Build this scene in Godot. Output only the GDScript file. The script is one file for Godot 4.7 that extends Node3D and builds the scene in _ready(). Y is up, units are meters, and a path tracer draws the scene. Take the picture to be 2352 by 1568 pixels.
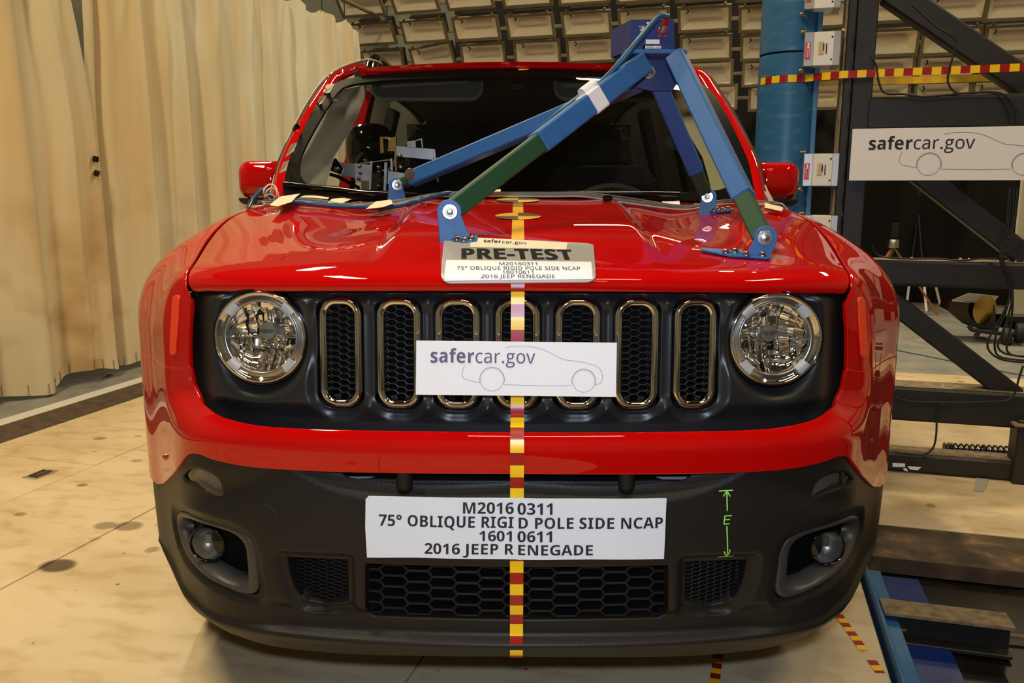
extends Node3D
# A red car before a side pole test: the car on the test sled, curtain, bank of lamps, black steel frame with the blue pole.

const FOCAL := 1900.0            # pixels, for the 2352 x 1568 frame
const EYE := Vector3(0, 1.155, 1.43)
const TURN := Vector3(-10.0, 0.39, 0.15)
var eye_basis: Basis
var M := {}                      # materials
var taken := {}
const E1 := Vector3(0.9659, 0, 0.2588)    # the sled and the steel frame stand 15 degrees to the car
const E2 := Vector3(0.2588, 0, -0.9659)


func _ready() -> void:
	eye_basis = Basis.from_euler(Vector3(deg_to_rad(TURN.x), deg_to_rad(TURN.y), deg_to_rad(TURN.z)))
	var cam := Camera3D.new()
	cam.name = "camera"
	cam.transform = Transform3D(eye_basis, EYE)
	cam.fov = rad_to_deg(2.0 * atan(784.0 / FOCAL))
	cam.near = 0.02
	cam.far = 60.0
	add_child(cam)
	cam.current = true
	var world := WorldEnvironment.new()
	world.name = "world_environment"
	var e := Environment.new()
	e.background_mode = Environment.BG_COLOR
	e.background_color = Color(0.02, 0.02, 0.02)
	e.tonemap_mode = Environment.TONE_MAPPER_LINEAR
	e.tonemap_exposure = 0.9
	e.sdfgi_enabled = true
	e.ssao_enabled = true
	e.ssil_enabled = true
	world.environment = e
	add_child(world)
	# the flash of the photographer's camera, just above the lens
	var flash := SpotLight3D.new()
	flash.name = "camera_flash"
	flash.position = EYE + Vector3(0.0, 0.13, 0.03)
	flash.rotation_degrees = TURN
	flash.spot_angle = 48.0
	flash.spot_angle_attenuation = 0.5
	flash.spot_range = 30.0
	flash.spot_attenuation = 2.0
	flash.light_size = 0.028
	flash.light_color = Color(0.84, 0.90, 1.0)
	flash.light_energy = 2.0
	flash.shadow_enabled = true
	add_child(flash)
	make_materials()
	build_hall()
	build_floor()
	build_curtains()
	build_car()
	build_car_extras()
	build_mount()
	build_rig()
	build_lamp_bank()
	build_background()


# ------------------------------------------------------------------ measuring
func ray(u: float, v: float) -> Vector3:
	return eye_basis * Vector3((u - 1176.0) / FOCAL, -(v - 784.0) / FOCAL, -1.0)


func at_z(u: float, v: float, z: float) -> Vector3:
	var r := ray(u, v)
	return EYE + r * ((z - EYE.z) / r.z)


func at_y(u: float, v: float, y: float) -> Vector3:
	var r := ray(u, v)
	return EYE + r * ((y - EYE.y) / r.y)


func at_b(u: float, v: float, b: float) -> Vector3:
	var r := ray(u, v)
	return EYE + r * ((b - EYE.dot(E2)) / r.dot(E2))


func ab(a: float, b: float, y: float) -> Vector3:
	return E1 * a + E2 * b + Vector3(0, y, 0)


func proj(p: Vector3) -> Vector2:
	var l := eye_basis.transposed() * (p - EYE)
	return Vector2(1176.0 - FOCAL * l.x / l.z, 784.0 + FOCAL * l.y / l.z)


func hit(f: Callable, u: float, v: float, guess: Vector2) -> Vector2:      # the place on a sheet that is seen at that pixel
	var q := guess
	var want := Vector2(u, v)
	var p := proj(f.call(q))
	for i in 40:
		var d := want - p
		if d.length() < 0.03:
			break
		var h := 0.002
		var a: Vector2 = (proj(f.call(q + Vector2(h, 0))) - p) / h
		var b: Vector2 = (proj(f.call(q + Vector2(0, h))) - p) / h
		# damped least squares
		var m00 := a.dot(a) + 400.0
		var m11 := b.dot(b) + 400.0
		var m01 := a.dot(b)
		var g := Vector2(a.dot(d), b.dot(d))
		var det := m00 * m11 - m01 * m01
		var s := (Vector2(g.x * m11 - g.y * m01, m00 * g.y - m01 * g.x) / det).limit_length(0.08)
		var k := 1.0
		var better := false
		for j in 7:
			var p2: Vector2 = proj(f.call(q + s * k))
			if (want - p2).length() < d.length():
				q += s * k
				p = p2
				better = true
				break
			k *= 0.5
		if not better:
			break
	return q


func hits(f: Callable, pts: Array, guess: Vector2) -> PackedVector2Array:
	var out := PackedVector2Array()
	var g := guess
	for p: Vector2 in pts:
		g = hit(f, p.x, p.y, g)
		out.append(g)
	return out


func V(a: Array) -> Array:        # [u, v, u, v, ...] -> points
	var out := []
	for i in range(0, a.size(), 2):
		out.append(Vector2(a[i], a[i + 1]))
	return out


func mirrored(p: PackedVector2Array) -> PackedVector2Array:
	var out := PackedVector2Array()
	for i in p.size():
		out.append(Vector2(-p[p.size() - 1 - i].x, p[p.size() - 1 - i].y))
	return out


func both(p: PackedVector2Array) -> PackedVector2Array:       # a left half contour and its mirror image, joined
	var out := p.duplicate()
	out.append_array(mirrored(p))
	return out


func smooth(p: PackedVector2Array, n := 5, closed := true) -> PackedVector2Array:    # a point given twice stays a corner
	var out := PackedVector2Array()
	var c := p.size()
	for i in c if closed else c - 1:
		var p1 := p[i]
		var p2 := p[(i + 1) % c]
		if p1.distance_to(p2) < 1e-5:
			continue
		var p0 := p[(i - 1 + c) % c] if closed or i > 0 else p1
		var p3 := p[(i + 2) % c] if closed or i + 2 < c else p2
		if p0.distance_to(p1) < 1e-5:
			p0 = p1 * 2.0 - p2
		if p3.distance_to(p2) < 1e-5:
			p3 = p2 * 2.0 - p1
		for k in n:
			out.append(p1.cubic_interpolate_in_time(p2, p0, p3, float(k) / n, p1.distance_to(p2), -p0.distance_to(p1), p1.distance_to(p2) + p2.distance_to(p3)))
	if not closed:
		out.append(p[c - 1])
	return out


func smooth3(p: Array, n := 6) -> PackedVector3Array:
	var out := PackedVector3Array()
	for i in p.size() - 1:
		var p0: Vector3 = p[maxi(i - 1, 0)]
		var p3: Vector3 = p[mini(i + 2, p.size() - 1)]
		for k in n:
			out.append((p[i] as Vector3).cubic_interpolate(p[i + 1], p0, p3, float(k) / n))
	out.append(p[p.size() - 1])
	return out


func rrect(w: float, h: float, r: float, n := 6) -> PackedVector2Array:
	var out := PackedVector2Array()
	for k in 4:
		var c := Vector2((w / 2 - r) * (1 if k == 0 or k == 3 else -1), (h / 2 - r) * (1 if k < 2 else -1))
		for j in n + 1:
			var a := (k + float(j) / n) * PI / 2
			out.append(c + Vector2(cos(a), sin(a)) * r)
	return out


func circle(r: float, n := 32, ry := -1.0) -> PackedVector2Array:
	var out := PackedVector2Array()
	for j in n:
		out.append(Vector2(cos(TAU * j / n) * r, sin(TAU * j / n) * (r if ry < 0 else ry)))
	return out


class Spline:                     # natural cubic spline of several values over one parameter
	var t := PackedFloat64Array()
	var y := []
	var m := []
	func _init(knots: Array, values: Array) -> void:
		t = PackedFloat64Array(knots)
		for row in values:
			var v := PackedFloat64Array(row)
			y.append(v)
			var n := t.size()
			var a := PackedFloat64Array()
			a.resize(n)
			var cp := a.duplicate()
			var dp := a.duplicate()
			for i in range(1, n - 1):
				var h0 := t[i] - t[i - 1]
				var h1 := t[i + 1] - t[i]
				var r := 6.0 * ((v[i + 1] - v[i]) / h1 - (v[i] - v[i - 1]) / h0)
				var w := 2.0 * (h0 + h1) - h0 * cp[i - 1]
				cp[i] = h1 / w
				dp[i] = (r - h0 * dp[i - 1]) / w
			for i in range(n - 2, 0, -1):
				a[i] = dp[i] - cp[i] * a[i + 1]
			m.append(a)
	func at(x: float, k := 0) -> float:
		var i := clampi(t.bsearch(x) - 1, 0, t.size() - 2)
		var h := t[i + 1] - t[i]
		var A := (t[i + 1] - x) / h
		var B := 1.0 - A
		var v: PackedFloat64Array = y[k]
		if x < t[0] or x > t[t.size() - 1]:
			var e := 0 if x < t[0] else t.size() - 1
			var g: float = (v[i + 1] - v[i]) / h + (-m[k][i + 1] * h / 6.0 - m[k][i] * h / 3.0 if e == 0 else m[k][i] * h / 6.0 + m[k][i + 1] * h / 3.0)
			return v[e] + g * (x - t[e])
		return A * v[i] + B * v[i + 1] + ((A * A * A - A) * m[k][i] + (B * B * B - B) * m[k][i + 1]) * h * h / 6.0


# ------------------------------------------------------------------ meshes
class Shape:
	var v := PackedVector3Array()
	var n := PackedVector3Array()
	var uv := PackedVector2Array()
	var c := PackedColorArray()
	var ix := PackedInt32Array()
	var tint := Color.WHITE
	var tinted := false

	func put(p: Vector3, nn: Vector3, t := Vector2.ZERO) -> int:
		v.append(p)
		n.append(nn)
		uv.append(t)
		c.append(tint)
		return v.size() - 1

	func tri(a: int, b: int, d: int) -> void:
		var g := (v[b] - v[a]).cross(v[d] - v[a])
		if g.length_squared() < 1e-20:
			return
		if g.dot(n[a] + n[b] + n[d]) > 0:
			ix.append_array([a, d, b])
		else:
			ix.append_array([a, b, d])

	func quad(a: Vector3, b: Vector3, d: Vector3, e: Vector3) -> void:     # counter-clockwise seen from outside
		var nn := (b - a).cross(d - a)
		if nn.length_squared() < 1e-20:
			nn = (d - a).cross(e - a)
		nn = nn.normalized()
		var i := put(a, nn, Vector2(0, 0))
		put(b, nn, Vector2(1, 0))
		put(d, nn, Vector2(1, 1))
		put(e, nn, Vector2(0, 1))
		tri(i, i + 1, i + 2)
		tri(i, i + 2, i + 3)

	func box(at: Vector3, size: Vector3, basis := Basis.IDENTITY, bevel := -1.0) -> Shape:
		var h := size / 2
		var r := minf(bevel if bevel >= 0 else 0.08 * size[size.min_axis_index()], 0.45 * size[size.min_axis_index()])
		for ax in 3:
			var b1 := (ax + 1) % 3
			var b2 := (ax + 2) % 3
			for s: float in [-1.0, 1.0]:
				var q := []
				for k: Vector2 in [Vector2(-1, -1), Vector2(1, -1), Vector2(1, 1), Vector2(-1, 1)]:
					var p := Vector3.ZERO
					p[ax] = s * h[ax]
					p[b1] = k.x * s * (h[b1] - r)
					p[b2] = k.y * (h[b2] - r)
					q.append(at + basis * p)
				quad(q[0], q[1], q[2], q[3])
			if r > 0:
				for s1: float in [-1.0, 1.0]:
					for s2: float in [-1.0, 1.0]:
						var p := Vector3.ZERO
						p[b1] = s1 * h[b1]
						p[b2] = s2 * (h[b2] - r)
						var q := p
						q[b1] = s1 * (h[b1] - r)
						q[b2] = s2 * h[b2]
						var l := Vector3.ZERO
						l[ax] = h[ax] - r
						if s1 * s2 > 0:
							quad(at + basis * (p - l), at + basis * (q - l), at + basis * (q + l), at + basis * (p + l))
						else:
							quad(at + basis * (q - l), at + basis * (p - l), at + basis * (p + l), at + basis * (q + l))
		if r > 0:
			for k in 8:
				var s := Vector3(1 if k & 1 else -1, 1 if k & 2 else -1, 1 if k & 4 else -1)
				var a := s * Vector3(h.x, h.y - r, h.z - r)
				var b := s * Vector3(h.x - r, h.y, h.z - r)
				var d := s * Vector3(h.x - r, h.y - r, h.z)
				if s.x * s.y * s.z < 0:
					var w := b
					b = d
					d = w
				var nn := (basis * s).normalized()
				var i := put(at + basis * a, nn)
				put(at + basis * b, nn)
				put(at + basis * d, nn)
				tri(i, i + 1, i + 2)
		return self

	func beam(a: Vector3, b: Vector3, w: float, h: float, up := Vector3.UP, bevel := -1.0) -> Shape:   # w across, h along up
		var z := (b - a).normalized()
		var x := up.cross(z).normalized()
		return box((a + b) / 2, Vector3(w, h, a.distance_to(b)), Basis(x, z.cross(x), z), bevel)

	func grid(rows: Array, wrap_rows := false, wrap := false, flip := false) -> Shape:     # rows of points, all of one length; smooth
		var nr := rows.size()
		var nc: int = rows[0].size()
		var at := v.size()
		for i in nr:
			for j in nc:
				put(rows[i][j], Vector3.ZERO, Vector2(float(j) / maxi(nc - 1, 1), float(i) / maxi(nr - 1, 1)))
		for i in nr if wrap_rows else nr - 1:
			for j in nc if wrap else nc - 1:
				var a := at + i * nc + j
				var b := at + i * nc + (j + 1) % nc
				var d := at + ((i + 1) % nr) * nc + (j + 1) % nc
				var e := at + ((i + 1) % nr) * nc + j
				var nn := (v[d] - v[a]).cross(v[e] - v[b])
				if flip:
					nn = -nn
				for k: int in [a, b, d, e]:
					n[k] += nn
				if flip:
					ix.append_array([a, b, d, a, d, e])
				else:
					ix.append_array([a, d, b, a, e, d])
		for k in range(at, v.size()):
			n[k] = n[k].normalized() if n[k].length_squared() > 1e-18 else Vector3.UP
		return self

	func tube(path: PackedVector3Array, r: float, sides := 8, caps := true, radii := PackedFloat32Array()) -> Shape:
		var rows := []
		var t := (path[1] - path[0]).normalized()
		var x := t.cross(Vector3.UP if absf(t.y) < 0.9 else Vector3.RIGHT).normalized()
		for i in path.size():
			var t2 := (path[mini(i + 1, path.size() - 1)] - path[maxi(i - 1, 0)]).normalized()
			x = (x - t2 * x.dot(t2)).normalized()
			var y := t2.cross(x)
			var row := PackedVector3Array()
			var rr := r if radii.is_empty() else radii[i]
			for k in sides:
				var a := -TAU * k / sides
				row.append(path[i] + (x * cos(a) + y * sin(a)) * rr)
			rows.append(row)
		grid(rows, false, true)
		if caps:
			for e in 2:
				var row: PackedVector3Array = rows[0 if e == 0 else rows.size() - 1]
				var mid := path[0 if e == 0 else path.size() - 1]
				var nn := (path[0] - path[1]).normalized() if e == 0 else (path[path.size() - 1] - path[path.size() - 2]).normalized()
				var i := put(mid, nn)
				for p in row:
					put(p, nn)
				for k in sides:
					tri(i, i + 1 + k, i + 1 + (k + 1) % sides)
		return self

	func lathe(profile: Array, t: Transform3D, seg := 24) -> Shape:     # (radius, height along z); a point given twice stays an edge
		var run := []
		var runs := [run]
		for p: Vector2 in profile:
			if run.size() and (run[run.size() - 1] as Vector2).distance_to(p) < 1e-6:
				run = [p]
				runs.append(run)
			else:
				run.append(p)
		for q: Array in runs:
			if q.size() < 2:
				continue
			var rows := []
			for p: Vector2 in q:
				var row := PackedVector3Array()
				for k in seg:
					var a := TAU * k / seg
					row.append(t * Vector3(p.x * cos(a), p.x * sin(a), p.y))
				rows.append(row)
			grid(rows, false, true)
		return self

	func prism(poly: PackedVector2Array, t: Transform3D, depth: float, bevel := 0.0) -> Shape:      # front face in the plane z = 0, body behind it
		var p := poly.duplicate()
		var area := 0.0
		for i in p.size():
			area += p[i].cross(p[(i + 1) % p.size()])
		if area < 0:
			p.reverse()
		var f := p.duplicate()
		if bevel > 0:
			for i in p.size():
				var d0 := (p[i] - p[(i - 1 + p.size()) % p.size()]).normalized()
				var d1 := (p[(i + 1) % p.size()] - p[i]).normalized()
				var o := (Vector2(d0.y, -d0.x) + Vector2(d1.y, -d1.x)).normalized()
				f[i] = p[i] - o * bevel
		var tri_ix := Geometry2D.triangulate_polygon(f)
		for face in 2:
			var nn := (t.basis.z if face == 0 else -t.basis.z).normalized()
			var at := v.size()
			for q in f:
				put(t * Vector3(q.x, q.y, 0.0 if face == 0 else -depth), nn, q)
			for k in range(0, tri_ix.size(), 3):
				tri(at + tri_ix[k], at + tri_ix[k + 1], at + tri_ix[k + 2])
		for i in p.size():
			var j := (i + 1) % p.size()
			var a := t * Vector3(p[i].x, p[i].y, -bevel)
			var b := t * Vector3(p[j].x, p[j].y, -bevel)
			var a2 := t * Vector3(p[i].x, p[i].y, bevel - depth)
			var b2 := t * Vector3(p[j].x, p[j].y, bevel - depth)
			quad(a2, b2, b, a)
			if bevel > 0:
				quad(a, b, t * Vector3(f[j].x, f[j].y, 0), t * Vector3(f[i].x, f[i].y, 0))
				quad(b2, a2, t * Vector3(f[i].x, f[i].y, -depth), t * Vector3(f[j].x, f[j].y, -depth))
		return self

	func quad_thick(q: Array, th: float) -> Shape:      # a flat plate of any outline, seen from the front, with its thickness behind
		var nn := Vector3.ZERO
		for i in range(1, q.size() - 1):
			nn += (q[i] - q[0]).cross(q[i + 1] - q[0])
		nn = nn.normalized()
		if nn.z < 0:
			nn = -nn
		var x: Vector3 = (q[1] - q[0]).normalized()
		var y := nn.cross(x)
		var p := PackedVector2Array()
		for w: Vector3 in q:
			p.append(Vector2((w - q[0]).dot(x), (w - q[0]).dot(y)))
		return prism(p, Transform3D(Basis(x, y, nn), q[0]), th, minf(0.001, th * 0.2))

	func quad_flat(q: Array, th: float) -> Shape:      # the same lying on the floor
		var p := PackedVector2Array()
		for w: Vector3 in q:
			p.append(Vector2(w.x - q[0].x, -(w.z - q[0].z)))
		return prism(p, Transform3D(Basis(Vector3.RIGHT, Vector3.FORWARD, Vector3.UP), q[0] + Vector3(0, th, 0)), th, th * 0.2)

	static func normal_of(f: Callable, q: Vector2, flip: float) -> Vector3:
		var h := 0.0015
		var a: Vector3 = f.call(q + Vector2(h, 0)) - f.call(q - Vector2(h, 0))
		var b: Vector3 = f.call(q + Vector2(0, h)) - f.call(q - Vector2(0, h))
		return a.cross(b).normalized() * flip

	func panel(outer_in: PackedVector2Array, holes_in: Array, f: Callable, step: float, edge := 0.002, depth := 0.012, flip := 1.0) -> Shape:
		# the sheet f over a flat outline with holes; its edges roll over (radius edge) and go back by depth
		var loops := []
		for l: PackedVector2Array in [outer_in] + holes_in:
			var area := 0.0
			for i in l.size():
				area += l[i].cross(l[(i + 1) % l.size()])
			var m := l.duplicate()
			if area < 0:
				m.reverse()
			loops.append(m)
		var outer: PackedVector2Array = loops[0]
		var lo := outer[0]
		var hi := outer[0]
		for p in outer:
			lo = lo.min(p)
			hi = hi.max(p)
		lo -= Vector2(step, step) * 0.37
		var marked := {}
		for l: PackedVector2Array in loops:
			for i in l.size():
				var a := l[i]
				var b := l[(i + 1) % l.size()]
				var k := ceili(a.distance_to(b) / (step * 0.3)) + 1
				for j in k + 1:
					var g := ((a.lerp(b, float(j) / k) - lo) / step).floor()
					for dx in [-1, 0, 1]:
						for dy in [-1, 0, 1]:
							marked[Vector2i(int(g.x) + dx, int(g.y) + dy)] = true
		var nx := ceili((hi.x - lo.x) / step)
		var ny := ceili((hi.y - lo.y) / step)
		var made := {}
		for i in nx:
			for j in ny:
				var c0 := lo + Vector2(i, j) * step
				if marked.has(Vector2i(i, j)):
					var cell := PackedVector2Array([c0, c0 + Vector2(step, 0), c0 + Vector2(step, step), c0 + Vector2(0, step)])
					var parts: Array = Geometry2D.intersect_polygons(cell, outer)
					for k in range(1, loops.size()):
						var left := []
						for p in parts:
							left.append_array(Geometry2D.clip_polygons(p, loops[k]))
						parts = left
					for p: PackedVector2Array in parts:
						var t := Geometry2D.triangulate_polygon(p)
						var at := v.size()
						for q in p:
							put(f.call(q), normal_of(f, q, flip), q)
						for k in range(0, t.size(), 3):
							tri(at + t[k], at + t[k + 1], at + t[k + 2])
				else:
					var mid := c0 + Vector2(step, step) / 2
					if not Geometry2D.is_point_in_polygon(mid, outer):
						continue
					var out := false
					for k in range(1, loops.size()):
						out = out or Geometry2D.is_point_in_polygon(mid, loops[k])
					if out:
						continue
					var id := []
					for o: Vector2i in [Vector2i(0, 0), Vector2i(1, 0), Vector2i(1, 1), Vector2i(0, 1)]:
						var key := Vector2i(i, j) + o
						if not made.has(key):
							var q := lo + Vector2(key) * step
							made[key] = put(f.call(q), normal_of(f, q, flip), q)
						id.append(made[key])
					tri(id[0], id[1], id[2])
					tri(id[0], id[2], id[3])
		if depth > 0:
			for k in loops.size():
				rim(loops[k], f, 1.0 if k == 0 else -1.0, edge, depth, flip, step)
		return self

	func rim(l: PackedVector2Array, f: Callable, side: float, edge: float, depth: float, flip: float, step: float) -> void:
		var pts := PackedVector2Array()
		for i in l.size():
			var a := l[i]
			var b := l[(i + 1) % l.size()]
			var k := maxi(1, ceili(a.distance_to(b) / step))
			for j in k:
				pts.append(a.lerp(b, float(j) / k))
		var rows := []
		for r in 6:
			rows.append(PackedVector3Array())
		for i in pts.size():
			var d := (pts[(i + 1) % pts.size()] - pts[i - 1]).normalized()
			var o := Vector2(d.y, -d.x) * side
			var p: Vector3 = f.call(pts[i])
			var nn := normal_of(f, pts[i], flip)
			var o3: Vector3 = f.call(pts[i] + o * 0.001) - p
			o3 = (o3 - nn * o3.dot(nn)).normalized()
			for r in 5:
				var a := r * PI / 8
				rows[r].append(p + o3 * edge * sin(a) - nn * edge * (1 - cos(a)))
			rows[5].append(p + o3 * edge - nn * depth)
		grid(rows, false, true, (side > 0) != (flip > 0))

	func sweep(f: Callable, loop: PackedVector2Array, profile: Array, closed := true) -> Shape:       # profile: (outwards in the sheet, height over it); loop counter-clockwise
		var rows := []
		for p in profile:
			rows.append(PackedVector3Array())
		for i in loop.size():
			var d := (loop[(i + 1) % loop.size()] - loop[i - 1]).normalized() if closed else (loop[mini(i + 1, loop.size() - 1)] - loop[maxi(i - 1, 0)]).normalized()
			var o := Vector2(d.y, -d.x)
			for k in profile.size():
				var w: Vector2 = profile[k]
				var q := loop[i] + o * w.x
				rows[k].append(f.call(q) + normal_of(f, q, 1.0) * w.y)
		return grid(rows, false, closed)

	func honeycomb(inside: PackedVector2Array, f: Callable, pw: float, ph: float, wall: float, depth: float, flat := 0.62) -> Shape:   # f(q, height)
		var lo := inside[0]
		var hi := inside[0]
		for p in inside:
			lo = lo.min(p)
			hi = hi.max(p)
		var mid := (lo + hi) / 2
		var nx := ceili((hi.x - lo.x) / pw / 2) + 1
		var ny := ceili((hi.y - lo.y) / ph / 2) + 1
		var T := flat * pw
		var W := 2 * pw - T
		var hex := [Vector2(W / 2, 0), Vector2(T / 2, ph / 2), Vector2(-T / 2, ph / 2), Vector2(-W / 2, 0), Vector2(-T / 2, -ph / 2), Vector2(T / 2, -ph / 2)]
		for i in range(-nx, nx + 1):
			for j in range(-ny, ny + 1):
				var c0 := mid + Vector2(i * pw, (j + (0.5 if i % 2 != 0 else 0.0)) * ph)
				if not Geometry2D.is_point_in_polygon(c0, inside):
					continue
				for k in 6:
					var a: Vector2 = hex[k]
					var b: Vector2 = hex[(k + 1) % 6]
					var sx := 1.0 - wall / (0.5 * W)
					var sy := 1.0 - wall / (0.5 * ph)
					var a2 := a * Vector2(sx, sy)
					var b2 := b * Vector2(sx, sy)
					var fo := 0.35 * wall
					quad(f.call(c0 + a, 0.0), f.call(c0 + b, 0.0), f.call(c0 + b2, -fo), f.call(c0 + a2, -fo))
					quad(f.call(c0 + a2, -fo), f.call(c0 + b2, -fo), f.call(c0 + b2 * 0.97, -depth), f.call(c0 + a2 * 0.97, -depth))
		return self

	func ribbon(pts: PackedVector3Array, up: PackedVector3Array, w: float, lift: float) -> Shape:   # a flat band lying on a surface
		var rows := [PackedVector3Array(), PackedVector3Array()]
		for i in pts.size():
			var d := (pts[mini(i + 1, pts.size() - 1)] - pts[maxi(i - 1, 0)]).normalized()
			var s := d.cross(up[i]).normalized() * w / 2
			rows[0].append(pts[i] + s + up[i] * lift)
			rows[1].append(pts[i] - s + up[i] * lift)
		return grid(rows)

	func mesh() -> ArrayMesh:
		var a := []
		a.resize(Mesh.ARRAY_MAX)
		a[Mesh.ARRAY_VERTEX] = v
		a[Mesh.ARRAY_NORMAL] = n
		a[Mesh.ARRAY_TEX_UV] = uv
		if tinted:
			a[Mesh.ARRAY_COLOR] = c
		a[Mesh.ARRAY_INDEX] = ix
		var m := ArrayMesh.new()
		if ix.size():
			m.add_surface_from_arrays(Mesh.PRIMITIVE_TRIANGLES, a)
		return m


# ------------------------------------------------------------------ the scene's objects
func numbered(called: String) -> String:
	var k: int = taken.get(called, 0)
	taken[called] = k + 1
	return called if k == 0 else "%s_%03d" % [called, k]


func tag(o: Node3D, label: String, category := "", group := "", kind := "") -> Node3D:
	if label:
		o.set_meta("label", label)
	if category:
		o.set_meta("category", category)
	if group:
		o.set_meta("group", group)
	if kind:
		o.set_meta("kind", kind)
	return o


func thing(called: String, label: String, category: String, at := Vector3.ZERO, group := "") -> Node3D:
	var o := Node3D.new()
	o.name = numbered(called)
	o.position = at
	add_child(o)
	return tag(o, label, category, group)


func part(called: String, s: Shape, m: Material, parent: Node3D = null) -> MeshInstance3D:
	var o := MeshInstance3D.new()
	o.mesh = s.mesh()
	o.material_override = m
	if parent == null:
		o.name = numbered(called)
		add_child(o)
	else:
		var k: int = parent.get_meta("_n_" + called, 0)
		parent.set_meta("_n_" + called, k + 1)
		o.name = called if k == 0 else "%s_%03d" % [called, k]
		parent.add_child(o, true)
		var w: Node = parent
		var off := Vector3.ZERO
		while w != null and w != self:
			off += (w as Node3D).position
			w = w.get_parent()
		o.position = -off               # shapes are built in place; the thing's node stands at its base
	return o


func structure(called: String, s: Shape, m: Material, parent: Node3D = null) -> MeshInstance3D:
	var o := part(called, s, m, parent)
	if parent == null:
		o.set_meta("kind", "structure")
	return o


func only(called: String, s: Shape, m: Material, label: String, category: String, group := "") -> MeshInstance3D:
	var o := part(called, s, m)
	tag(o, label, category, group)
	return o


func basis_to(z: Vector3, up := Vector3.UP) -> Basis:     # z axis along z
	var x := up.cross(z).normalized()
	return Basis(x, z.normalized().cross(x), z.normalized())


var letters := {}
func text(s: Shape, line: String, bold: bool, height: float, place: Callable, spread := 1.0, align := 0.0, gap := -1) -> float:
	# lettering of that capital height, each point put down by place(x, y); align 0 from the left, 0.5 centred; gives its width
	var key := "bold" if bold else "regular"
	if not letters.has(key):
		var f := SystemFont.new()
		f.font_names = PackedStringArray(["Droid Sans"])
		f.font_weight = 700 if bold else 400
		letters[key] = f
	var t := TextMesh.new()
	t.text = line
	t.font = letters[key]
	t.font_size = 64
	t.pixel_size = 1.0
	t.depth = 0.0
	t.curve_step = 2.0
	var a := t.surface_get_arrays(0) if t.get_surface_count() else []
	if a.is_empty():
		return 0.0
	var vs: PackedVector3Array = a[Mesh.ARRAY_VERTEX]
	var lo := Vector3(1e9, 1e9, 0)
	var hi := -lo
	for p in vs:
		lo = lo.min(p)
		hi = hi.max(p)
	t.text = "H"
	var hb := t.get_aabb()
	t.text = line
	var k := height / hb.size.y
	var base := hb.position.y
	var at := s.v.size()
	for p in vs:
		var q := Vector2((p.x - lo.x - (hi.x - lo.x) * align) * k * spread, (p.y - base) * k)
		var w: Vector3 = place.call(q)
		var nn: Vector3 = (place.call(q + Vector2(0.001, 0)) - w).cross(place.call(q + Vector2(0, 0.001)) - w).normalized()
		s.put(w, nn)
	var ii: PackedInt32Array = a[Mesh.ARRAY_INDEX] if a[Mesh.ARRAY_INDEX] != null else PackedInt32Array(range(vs.size()))
	for j in range(0, ii.size(), 3):
		s.tri(at + ii[j], at + ii[j + 1], at + ii[j + 2])
	return (hi.x - lo.x) * k * spread


func stroke(s: Shape, pts: PackedVector2Array, w: float, place: Callable) -> void:       # a drawn line of that width
	var rows := [PackedVector3Array(), PackedVector3Array()]
	for i in pts.size():
		var d := (pts[mini(i + 1, pts.size() - 1)] - pts[maxi(i - 1, 0)]).normalized()
		var o := Vector2(-d.y, d.x) * w / 2
		rows[1].append(place.call(pts[i] + o))
		rows[0].append(place.call(pts[i] - o))
	s.grid(rows)


# ------------------------------------------------------------------ materials
func plain(called: String, color: Color, rough := 0.6, metal := 0.0, spec := 0.5) -> StandardMaterial3D:
	var m := StandardMaterial3D.new()
	m.resource_name = called
	m.albedo_color = color
	m.roughness = rough
	m.metallic = metal
	m.metallic_specular = spec
	m.cull_mode = BaseMaterial3D.CULL_DISABLED
	M[called] = m
	return m


func noise(freq: float, octaves := 4, sd := 1, type := FastNoiseLite.TYPE_SIMPLEX_SMOOTH) -> FastNoiseLite:
	var n := FastNoiseLite.new()
	n.seed = sd
	n.noise_type = type
	n.frequency = freq
	n.fractal_octaves = octaves
	return n


func grain(freq: float, sd := 1, size := 256) -> NoiseTexture2D:
	var t := NoiseTexture2D.new()
	t.width = size
	t.height = size
	t.seamless = true
	t.noise = noise(freq, 3, sd)
	return t


func bumpy(m: StandardMaterial3D, freq: float, depth_cm: float, scale: float, sd := 1) -> StandardMaterial3D:
	m.heightmap_enabled = true
	m.heightmap_texture = grain(freq, sd)
	m.heightmap_scale = depth_cm
	m.uv1_triplanar = true
	m.uv1_world_triplanar = true
	m.uv1_scale = Vector3.ONE * scale
	return m


func mottled(m: StandardMaterial3D, ramp: Array, freq: float, scale: float, sd := 1, size := 512) -> StandardMaterial3D:   # colour patches over the whole surface
	var t := NoiseTexture2D.new()
	t.width = size
	t.height = size
	t.seamless = true
	t.noise = noise(freq, 5, sd)
	var g := Gradient.new()
	g.offsets = PackedFloat32Array()
	var offs := PackedFloat32Array()
	var cols := PackedColorArray()
	for i in ramp.size():
		offs.append(ramp[i][0])
		cols.append(ramp[i][1])
	g.offsets = offs
	g.colors = cols
	t.color_ramp = g
	m.albedo_texture = t
	m.uv1_triplanar = true
	m.uv1_world_triplanar = true
	m.uv1_scale = Vector3.ONE * scale
	return m


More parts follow.
